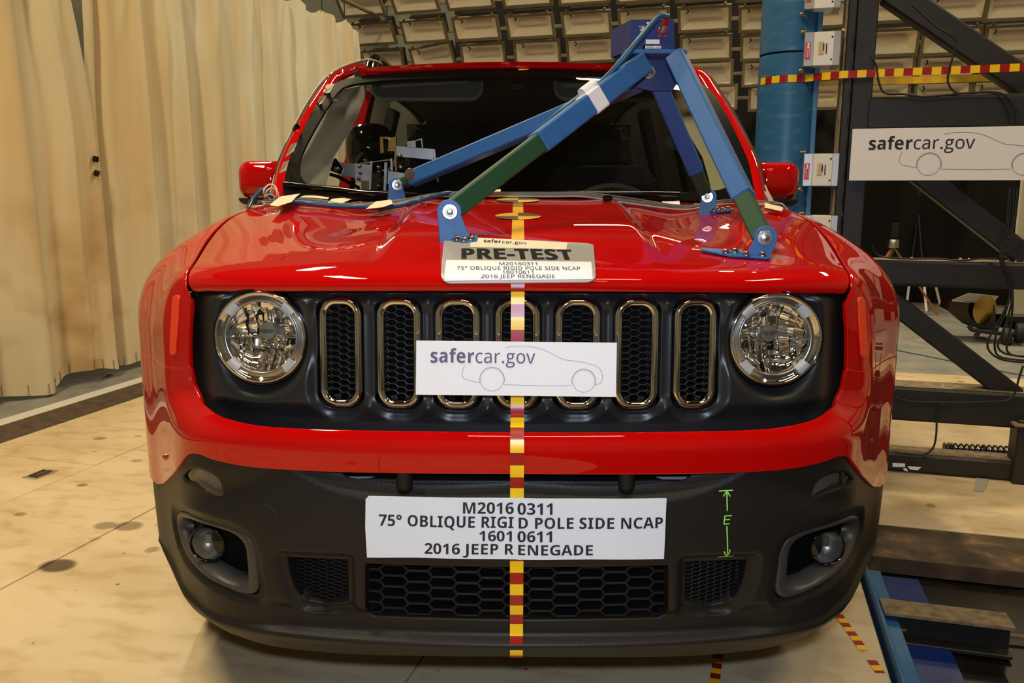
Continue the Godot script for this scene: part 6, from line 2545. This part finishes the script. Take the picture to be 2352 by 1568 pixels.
func build_rig() -> void:
	var bs := Basis(E1, Vector3.UP, -E2)      # x along E1, z towards the camera
	var bf := 2.30
	# the pole: round face to the car, flat welded back, a joint at the top
	var pc := at_b(1800, 400, bf + 0.16)
	pc.y = 0
	var tilt := 0.0
	var pole := thing("impact_pole", "tall scuffed blue steel pole standing between the red car's right mirror and the steel frame", "pole", pc)
	for seg: Array in [[0.30, 1.735, "lower_tube"], [1.741, 3.4, "upper_tube"]]:
		var o := PackedVector2Array()
		for k in 41:
			var a := deg_to_rad(lerpf(42, 318, k / 40.0))
			o.append(Vector2(cos(a) * 0.127, sin(a) * 0.127))
		var s := Shape.new()
		s.prism(o, Transform3D(Basis(E1, E2, Vector3.UP), Vector3(pc.x, seg[1], pc.z)), seg[1] - seg[0], 0.003)
		# smooth the round face
		for i in s.v.size():
			if absf(s.n[i].y) < 0.5:
				var d := s.v[i] - pc
				d.y = 0
				if d.dot(E1) < 0.08:
					s.n[i] = d.normalized()
		part(seg[2], s, M["pole blue"], pole)
	var pl := Shape.new()
	pl.box(pc + E1 * 0.103 + Vector3(0, 1.85, 0), Vector3(0.02, 3.1, 0.20), bs, 0.002)
	part("back_plate", pl, M["pole blue"], pole)
	pl = Shape.new()
	pl.box(pc + E1 * 0.068 - E2 * 0.096 + Vector3(0, 0.95, 0), Vector3(0.062, 1.30, 0.006), bs * Basis(Vector3.UP, 0.35), 0.001)
	part("weld_strip", pl, M["rough blue"], pole)
	# load cells between pole and post
	var cells := [-12.0, 118.0, 391.0, 530.0, 640.0]
	for k in 5:
		var mid := at_b(1888 - k * 3.0, cells[k], bf + 0.06)
		var c := mid
		var say: String = ["topmost", "above the chequered barrier tape", "behind the right mirror", "behind the right end of the hood", "lowest, hidden behind the car's right fender"][k]
		if k == 4:
			continue
		var t := thing("load_cell", "load cell block between blue pole and steel post, " + say, "load cell", c, "load cells on the blue pole")
		part("left_flange", Shape.new().box(c - E1 * 0.050, Vector3(0.036, 0.132, 0.13), bs, 0.002), M["cell metal"], t)
		part("body", Shape.new().box(c + E1 * 0.006, Vector3(0.076, 0.130, 0.132), bs, 0.002), M["cell face"], t)
		part("right_flange", Shape.new().box(c + E1 * 0.056, Vector3(0.026, 0.132, 0.13), bs, 0.002), M["cell metal"], t)
		var fz := -E2 * 0.0665
		part("red_label", Shape.new().box(c - E1 * 0.054 + fz + Vector3(0, -0.006, 0), Vector3(0.020, 0.066, 0.002), bs, 0.0004), M["label red"], t)
		var ln := Shape.new()
		for j in 3:
			ln.box(c - E1 * (0.060 - 0.006 * j) + fz - E2 * 0.0012 + Vector3(0, -0.012, 0), Vector3(0.0012, 0.04, 0.001), bs, 0.0)
		ln.box(c - E1 * 0.053 + fz - E2 * 0.0012 + Vector3(0, 0.014, 0), Vector3(0.007, 0.02, 0.001), bs, 0.0)
		part("label_print", ln, M["sign white"], t)
		part("tan_label", Shape.new().box(c - E1 * 0.004 + fz + Vector3(0, 0.002, 0), Vector3(0.020, 0.050, 0.002), bs, 0.0004), M["label tan"], t)
		part("barcode", Shape.new().box(c + E1 * 0.005 + fz - E2 * 0.0012 + Vector3(0, 0.006, 0), Vector3(0.005, 0.026, 0.001), bs, 0.0).box(c + E1 * 0.016 + fz - E2 * 0.0012 + Vector3(0, 0.0, 0), Vector3(0.004, 0.04, 0.0006), bs, 0.0), M["print dark"], t)
		for dy: float in [-0.042, 0.044]:
			part("hole", Shape.new().lathe([Vector2(0.0035, 0.001), Vector2(0.0, 0.001)], Transform3D(bs, c + E1 * 0.036 + fz + Vector3(0, dy, 0)), 14), M["cavity"], t)
		for w: Array in [[-0.078, 0.072], [0.088, 0.070], [-0.078, -0.078]]:
			var b := Shape.new()
			b.lathe([Vector2(0.0, 0.018), Vector2(0.010, 0.018), Vector2(0.010, 0.018), Vector2(0.010, 0.0), Vector2(0.0, 0.0)], Transform3D(basis_to(E1 * signf(w[0])), c + E1 * (w[0] * 0.82) - E2 * 0.04 + Vector3(0, w[1], 0)), 6)
			part("bolt", b, M["brass"] if k % 2 else M["bolt steel"], t)
	# the steel frame
	var F := thing("test_gantry", "big black welded steel frame at the right with a post, cross beams and slanting braces", "steel frame", ab(2.2, 2.4, 0))
	var st: Material = M["frame steel"]
	var post := at_b(1968, 300, bf)
	post.y = 0
	var pa := post.dot(E1)
	part("post", Shape.new().box(ab(pa + 0.010, bf + 0.08, 1.75), Vector3(0.078, 3.5, 0.15), bs, 0.004), st, F)
	part("post_flange", Shape.new().box(ab(pa - 0.046, bf + 0.07, 1.75), Vector3(0.030, 3.5, 0.14), bs, 0.003), st, F)
	part("post_edge", Shape.new().box(ab(pa - 0.066, bf + 0.07, 1.75), Vector3(0.008, 3.5, 0.12), bs, 0.002), M["dusty steel"], F)
	for k in 12:
		var yy := 0.62 + k * 0.088 * 1.15
		part("weld_bead", Shape.new().tube(PackedVector3Array([ab(pa - 0.036, bf - 0.001, yy), ab(pa - 0.035, bf - 0.003, yy + 0.05)]), 0.004, 6), st, F)
	# cross beams: [top seen at, bottom seen at (u = 2150)], each lying along the frame
	var ends := 3.6
	for b: Array in [[219, 297, "upper", 0.0], [600, 660, "middle", 0.05], [893, 972, "lower", 0.06], [1046, 1090, "bottom", 0.02]]:
		var top := at_b(2150, b[0], bf + 0.0).y
		var low := at_b(2150, b[1], bf + 0.0).y
		var h := top - low
		var y := (top + low) / 2
		var deep := 0.15 if b[2] != "bottom" else 0.12
		part("cross_beam", Shape.new().box(ab((pa + 0.03 + ends) / 2, bf + deep / 2, y), Vector3(ends - pa - 0.03, h, deep), bs, 0.012), st, F).set_meta("label", b[2] + " cross beam")
		# dust that has settled on top
		part("dust", Shape.new().box(ab((pa + 0.05 + ends) / 2, bf + deep / 2, top + 0.0006), Vector3(ends - pa - 0.05, 0.0015, deep - 0.018), bs, 0.0003), M["dusty steel"], F)
	# braces
	for b: Array in [[2040, -20, 2420, 238, 0.10, 0.06], [2105, 395, 2372, 604, 0.085, 0.06], [2000, 655, 2330, 910, 0.085, 0.05]]:
		var a := at_b(b[0], b[1], bf + b[5] + 0.02)
		var c := at_b(b[2], b[3], bf + b[5] + 0.02)
		var s := Shape.new()
		s.beam(a, c, 0.08, b[4], Vector3.UP.slide((c - a).normalized()).normalized(), 0.008)
		part("brace", s, st, F)
	var lp0 := at_b(2338, 985, bf + 0.02)
	part("stub_post", Shape.new().box(Vector3(lp0.x, 0.135, lp0.z) + E1 * 0.05, Vector3(0.13, 0.27, 0.10), bs, 0.006), st, F)
	part("stub_cap", Shape.new().box(Vector3(lp0.x, at_b(2338, 971, bf).y, lp0.z) + E1 * 0.05, Vector3(0.17, 0.012, 0.14), bs, 0.003), M["dusty steel"], F)
	part("far_post", Shape.new().box(ab(3.62, bf + 0.08, 1.75), Vector3(0.12, 3.5, 0.15), bs, 0.006), st, F)
	# glass crumbs on the beams
	var rng := RandomNumberGenerator.new()
	rng.seed = 4
	var cr := Shape.new()
	for b: Array in [[600, 90], [893, 40]]:
		var top := at_b(2150, b[0], bf).y
		for i in int(b[1]):
			cr.box(ab(rng.randf_range(pa + 0.05, 2.9), bf + rng.randf_range(0.015, 0.12), top + 0.004), Vector3.ONE * rng.randf_range(0.003, 0.008), Basis.from_euler(Vector3(rng.randf() * 6, rng.randf() * 6, rng.randf() * 6)), 0.001)
	tag(part("glass_crumbs", cr, M["lamp tube"]), "tiny crumbs of broken glass scattered on top of the steel cross beams", "crumbs", "", "stuff")
	# the sign on the frame
	var c0 := at_b(1958.5, 296, bf - 0.03)
	var ex := (at_b(1999, 350, bf - 0.03) - at_b(1958, 349.4, bf - 0.03)).normalized()
	var pxm := at_b(2254, 349, bf - 0.03).distance_to(at_b(2000, 348.5, bf - 0.03)) / 254.0
	safercar("frame_sign", "long white board lettered safercar.gov hung on the black steel frame", c0, E1 * pxm, Vector3(0, -pxm * 0.995, 0), 480.0, 130.0, 1.012, Vector2(7.5, 2.5), M["sign white"], M["print dark"])
	# chequered barrier tape, round the pole and along both sides of the frame
	var bt := thing("barrier_tape", "red and yellow chequered barrier tape stretched from the blue pole across the steel frame", "tape", pc + Vector3(0, 1.4, 0))
	var y0 := at_b(1968, 170, bf - 0.012).y
	var path := PackedVector3Array()
	var ups := PackedVector3Array()
	for i in 15:
		var a := deg_to_rad(lerpf(205, 292, i / 14.0))
		var d := E1 * cos(a) + E2 * sin(a)
		path.append(Vector3(pc.x, y0 - 0.003, pc.z) + d * 0.1285)
		ups.append(d)
	var e0 := ab(pa - 0.07, bf - 0.012, y0)
	path.append(e0)
	ups.append(-E2)
	path.append(ab(3.55, bf - 0.012, y0 + 0.020))
	ups.append(-E2)
	striped(bt, path, ups, 0.0285, 0.0338, 0.0005, 1, [M["tape yellow"], M["tape red"]])
	var p2 := PackedVector3Array()
	var u2 := PackedVector3Array()
	var yb := at_b(2100, 184, bf + 0.17).y
	for i in 2:
		p2.append(ab(pa - 0.25 if i == 0 else 3.2, bf + 0.165, yb))
		u2.append(-E2)
	striped(bt, p2, u2, 0.0285, 0.0338, 0.0005, 1, [M["tape yellow"], M["target yellow"]])
	# cables over the frame
	var sets := [
		["thin black cable draped over the upper beam of the steel frame", [[2095, 10, 2150, 60, 2190, 85, 2194, 110, 2180, 160, 2178, 190, 2195, 212, 2230, 214, 2275, 212, 2300, 225, 2318, 260, 2318, 296]], 0.0042],
		["black cable hanging from the post down to the upper beam", [[2000, 130, 2012, 150, 2018, 185, 2032, 213, 2075, 216, 2120, 222, 2170, 218, 2230, 213, 2290, 212, 2320, 230, 2334, 262, 2336, 296]], 0.0042],
		["bunch of black cables hanging in long loops at the right end of the steel frame", [[2318, 430, 2312, 520, 2302, 575, 2298, 600, 2316, 640, 2316, 690, 2290, 745, 2270, 780, 2272, 805, 2300, 825, 2352, 832, 2380, 830], [2322, 430, 2316, 520, 2298, 580, 2302, 605, 2320, 650, 2312, 710, 2290, 760, 2285, 800, 2300, 820, 2360, 828], [2330, 430, 2324, 520, 2305, 575, 2306, 605, 2322, 640, 2326, 700, 2318, 770, 2312, 800, 2325, 815, 2360, 818], [2336, 430, 2326, 530, 2300, 570, 2304, 600, 2320, 650, 2322, 700, 2300, 770, 2292, 795, 2310, 812, 2360, 820]], 0.0042],
		["black cable hanging from the lower beam of the steel frame to the bottom beam", [[2056, 912, 2090, 921, 2130, 923, 2165, 923, 2215, 924, 2270, 922, 2310, 920, 2330, 905, 2340, 870, 2350, 840], [2175, 923, 2158, 932, 2152, 960, 2150, 1000, 2143, 1028, 2125, 1042, 2095, 1044, 2055, 1038]], 0.0042],
		["thin cable lying on the middle beam of the steel frame", [[2003, 563, 2012, 582, 2030, 590, 2080, 594, 2150, 594, 2210, 598, 2250, 594, 2290, 594]], 0.0036],
	]
	for q: Array in sets:
		var t := thing("cable", q[0], "cable", at_b(2200, 300, bf))
		for l: Array in q[1]:
			var pts := []
			for p in V(l):
				pts.append(at_b(p.x, p.y, bf - 0.012))
			part("strand", Shape.new().tube(smooth3(pts, 6), q[2], 7), M["cable black"], t)
	# a coil spring strut behind the bottom beam
	var sp := thing("spring_strut", "dark coil spring strut lying on the cream floor behind the bottom beam", "spring", at_b(2260, 1030, bf + 0.2))
	var a0 := at_b(2168, 1031, bf + 0.2)
	var a1 := at_b(2352, 1041, bf + 0.2)
	var dir := (a1 - a0).normalized()
	var coil := PackedVector3Array()
	var n := 26.0
	for i in 261:
		var f := i / 260.0
		var a := f * n * TAU / 2.0
		coil.append(a0.lerp(a1, 0.08 + 0.92 * f) + (Vector3.UP * cos(a) + dir.cross(Vector3.UP) * sin(a)) * 0.026)
	part("coil", Shape.new().tube(coil, 0.0042, 7), M["frame steel"], sp)
	part("rod", Shape.new().tube(PackedVector3Array([a0, a1]), 0.013, 14), M["satin metal"], sp)
	for f: float in [0.0, 0.05, 0.09, 0.5]:
		part("collar", Shape.new().tube(PackedVector3Array([a0.lerp(a1, f), a0.lerp(a1, f + 0.02)]), 0.030, 18), M["frame steel"], sp)
	# scraps of tape at the foot of the frame, a strip on the pad
	var say := ["rolled white scrap lying before the bottom beam of the frame", "torn grey tape scrap lying before the bottom beam", "small crumpled silver scrap on the cream floor"]
	var where := [[2050, 1063, 2079, 1065, 2079, 1073, 2050, 1072], [2085, 1071, 2116, 1073, 2108, 1080, 2090, 1078], [2074, 1077, 2082, 1075, 2086, 1083, 2078, 1081]]
	for k in 3:
		var q := []
		for p in V(where[k]):
			q.append(at_b(p.x, p.y, bf - 0.03 - 0.01 * k))
		only("scrap", Shape.new().quad_thick(q, 0.006), M["white cloth tape"], say[k], "scrap")
	var s := Shape.new()
	var q := []
	for p in V([2243, 1082, 2272, 1088, 2268, 1112, 2257, 1130, 2236, 1127, 2241, 1104]):
		q.append(at_y(p.x, p.y, 0.002))
	only("tape_strip", Shape.new().quad_flat(q, 0.0015), M["hall wall"], "worn brown tape strip stuck on the cream floor in front of the frame", "tape")


# ------------------------------------------------------------------ floor things at the right, and the far hall
func build_background() -> void:
	var bs := Basis(E1, Vector3.UP, -E2)
	# blue edge rail of the sled
	var r := thing("edge_rail", "chipped blue steel rail along the right edge of the cream sled floor", "rail", ab(0.80, 0.5, 0))
	part("upright_flange", Shape.new().box(ab(0.7900, 0.36, -0.012), Vector3(0.012, 0.085, 2.05), bs, 0.002), M["pole blue"], r)
	part("top_flange", Shape.new().box(ab(0.815, 0.62, 0.004), Vector3(0.045, 0.008, 1.26), bs, 0.002), M["pole blue"], r)
	part("foot_flange", Shape.new().box(ab(0.895, 0.35, -0.055), Vector3(0.15, 0.010, 2.0), bs, 0.002), M["deep blue"], r)
	# I beam lying in the bed
	var ib := thing("floor_beam", "rusty olive topped steel I-beam lying in the dark bed right of the car", "beam", ab(1.3, 0.95, -0.06))
	var i0 := at_y(2025, 1392, 0.03)
	var i1 := at_y(2322, 1428, 0.03)
	var mid := (i0 + i1) / 2
	var dx := (i1 - i0).normalized()
	var bb := Basis(dx, Vector3.UP, dx.cross(Vector3.UP))
	var ln := i0.distance_to(i1)
	part("top_flange", Shape.new().box(mid, Vector3(ln, 0.012, 0.085), bb, 0.002), M["dusty steel"], ib)
	part("web", Shape.new().box(mid - Vector3(0, 0.045, 0), Vector3(ln, 0.085, 0.012), bb, 0.001), M["frame steel"], ib)
	part("bottom_flange", Shape.new().box(mid - Vector3(0, 0.082, 0), Vector3(ln, 0.012, 0.09), bb, 0.002), M["frame steel"], ib)
	var wr := PackedVector3Array()
	for i in 30:
		var f := i / 29.0
		wr.append(at_y(lerpf(2035, 2400, f), lerpf(1428, 1468, f), -0.045))
	var rope := Shape.new()
	for k in 3:
		var strand := PackedVector3Array()
		for i in 240:
			var f := i / 239.0
			var a := f * 150.0 + k * TAU / 3
			strand.append(at_y(lerpf(2035, 2420, f), lerpf(1428, 1470, f), -0.045) + Vector3(0.0, cos(a), sin(a)) * 0.0035)
		rope.tube(strand, 0.0034, 5)
	only("wire_rope", rope, M["dusty steel"], "twisted steel wire rope stretched in front of the floor beam in the dark bed", "rope")
	var q := []
	for p in V([2042, 1436, 2072, 1436, 2082, 1455, 2046, 1453]):
		q.append(at_y(p.x, p.y, -0.035))
	only("brass_plate", Shape.new().quad_flat(q, 0.012), M["brass"], "small brass coloured plate beside the blue rail in the dark bed", "plate")
	# chequered tapes on the floor
	var say := ["striped tape on the cream floor leading from under the bumper to the blue rail", "striped tape on the cream floor under the middle right of the bumper", "short striped tape end at the blue rail in the lower right"]
	var lines := [[1912, 1392, 1984, 1493], [1654, 1470, 1637, 1600], [2002, 1516, 2022, 1545]]
	for k in 3:
		var l: Array = lines[k]
		var a := at_y(l[0], l[1], 0.001)
		var c := at_y(l[2], l[3], 0.001)
		var t := thing("floor_tape", say[k], "tape", (a + c) / 2, "striped tapes on the sled floor")
		striped(t, PackedVector3Array([a, c]), PackedVector3Array([Vector3.UP, Vector3.UP]), 0.024, 0.0232, 0.0006, k % 2, [M["tape yellow"], M["tape red"]])
	# far right: tripods, a floor lamp, pale panel, blue floor tape
	var bl := Shape.new()
	bl.ribbon(PackedVector3Array([at_y(2040, 800, 0.002), at_y(2380, 868, 0.002)]), PackedVector3Array([Vector3.UP, Vector3.UP]), 0.03, 0.0005)
	only("blue_floor_tape", bl, M["cable blue"], "thin blue tape line across the grey floor behind the frame", "tape")
	var t1 := thing("white_tripod", "white legged tripod standing on the grey floor behind the steel frame", "tripod", at_y(2090, 705, 0))
	var top := at_y(2096, 700, 0.0) + Vector3(0.02, 1.0, -0.1)
	for p: Vector2 in [Vector2(2082, 704), Vector2(2128, 716), Vector2(2160, 702)]:
		var foot := at_y(p.x, p.y, 0.0)
		var knee := foot.lerp(top, 0.42)
		part("leg", Shape.new().tube(PackedVector3Array([knee, foot]), 0.014, 8), M["sign white"], t1)
		part("upper_leg", Shape.new().tube(PackedVector3Array([top, knee]), 0.012, 8), M["dark plastic"], t1)
	part("column", Shape.new().tube(PackedVector3Array([top - Vector3(0, 0.3, 0), top + Vector3(0, 0.15, 0)]), 0.014, 8), M["dark plastic"], t1)
	part("head", Shape.new().box(top + Vector3(0, 0.18, 0), Vector3(0.08, 0.06, 0.08)), M["dark plastic"], t1)
	var t2 := thing("wooden_tripod", "wooden legged surveying tripod standing in the dark behind the steel frame", "tripod", at_y(2040, 668, 0))
	var tp := at_b(2052, 566, 7.6)
	for d: Vector3 in [Vector3(-0.42, 0, 0.15), Vector3(0.42, 0, 0.15), Vector3(0.0, 0, -0.4)]:
		part("leg", Shape.new().beam(tp, Vector3(tp.x + d.x, 0.01, tp.z + d.z), 0.035, 0.02), M["wood"], t2)
	part("head", Shape.new().lathe([Vector2(0.0, 0.05), Vector2(0.05, 0.05), Vector2(0.06, -0.03), Vector2(0.0, -0.03)], Transform3D(Basis(Vector3.RIGHT, -PI / 2), tp + Vector3(0, 0.02, 0)), 16), M["satin metal"], t2)
	part("instrument", Shape.new().box(tp + Vector3(0, 0.16, 0), Vector3(0.06, 0.14, 0.06)), M["dark plastic"], t2)
	# the low black floodlight on its cart
	var fb := 6.0
	var G := func(u: float, v: float, d := 0.0) -> Vector3: return at_b(u, v, fb + d)
	var fl := thing("floor_floodlight", "low black floodlight with an open flap, on a wheeled cart behind the frame", "floodlight", at_y(2260, 790, 0))
	var s := Shape.new()
	var qq := []
	for p: Vector2 in [Vector2(2188, 690), Vector2(2225, 672), Vector2(2295, 680), Vector2(2280, 700)]:
		qq.append(G.call(p.x, p.y))
	s.quad_thick([G.call(2187, 689), G.call(2280, 698), G.call(2294, 680), G.call(2226, 673)], 0.01)
	part("flap", s, M["hall wall"], fl)
	s = Shape.new()
	s.quad_thick([G.call(2176, 713, -0.02), G.call(2186, 690, -0.02), G.call(2285, 700, -0.02), G.call(2290, 765, -0.02), G.call(2240, 752, -0.02), G.call(2212, 743, -0.02)], 0.3)
	part("shell", s, M["gloss black"], fl)
	s = Shape.new()
	s.lathe([Vector2(0.12, 0.0), Vector2(0.10, 0.012), Vector2(0.06, 0.025), Vector2(0.0, 0.03)], Transform3D(Basis(Vector3.UP, 0.3), G.call(2262, 712, -0.03)), 24)
	part("mirror", s, M["brass"], fl)
	s = Shape.new()
	for p: Array in [[2225, 748, 2232, 757], [2232, 757, 2350, 772], [2250, 758, 2238, 778], [2312, 745, 2310, 785]]:
		s.tube(PackedVector3Array([G.call(p[0], p[1], -0.06), G.call(p[2], p[3], -0.06)]), 0.018, 8)
	part("cart_frame", s, M["frame steel"], fl)
	for p: Vector2 in [Vector2(2312, 775), Vector2(2342, 765)]:
		part("wheel", Shape.new().lathe([Vector2(0.0, 0.03), Vector2(0.07, 0.03), Vector2(0.08, 0.02), Vector2(0.08, -0.02), Vector2(0.07, -0.03), Vector2(0.0, -0.03)], Transform3D(Basis(Vector3.UP, 1.2), G.call(p.x, p.y, -0.08)), 20), M["rubber"], fl)
	part("motor_box", Shape.new().box(G.call(2340, 738, 0.1), Vector3(0.30, 0.10, 0.2)), M["gloss black"], fl)
	var pp := at_b(2326, 600, 6.6)
	var pn := thing("pale_panel", "pale upright panel at the right edge behind the steel frame", "panel", Vector3(pp.x, 0, pp.z))
	part("board", Shape.new().box(Vector3(pp.x, 0.85, pp.z) + E1 * 0.55, Vector3(1.1, 1.7, 0.05), bs, 0.004), M["pale panel"], pn)
	part("ledge", Shape.new().box(Vector3(pp.x, at_b(2340, 568, 6.5).y, pp.z) + E1 * 0.5 - E2 * 0.10, Vector3(0.9, 0.04, 0.16), bs, 0.004), M["gloss black"], pn)
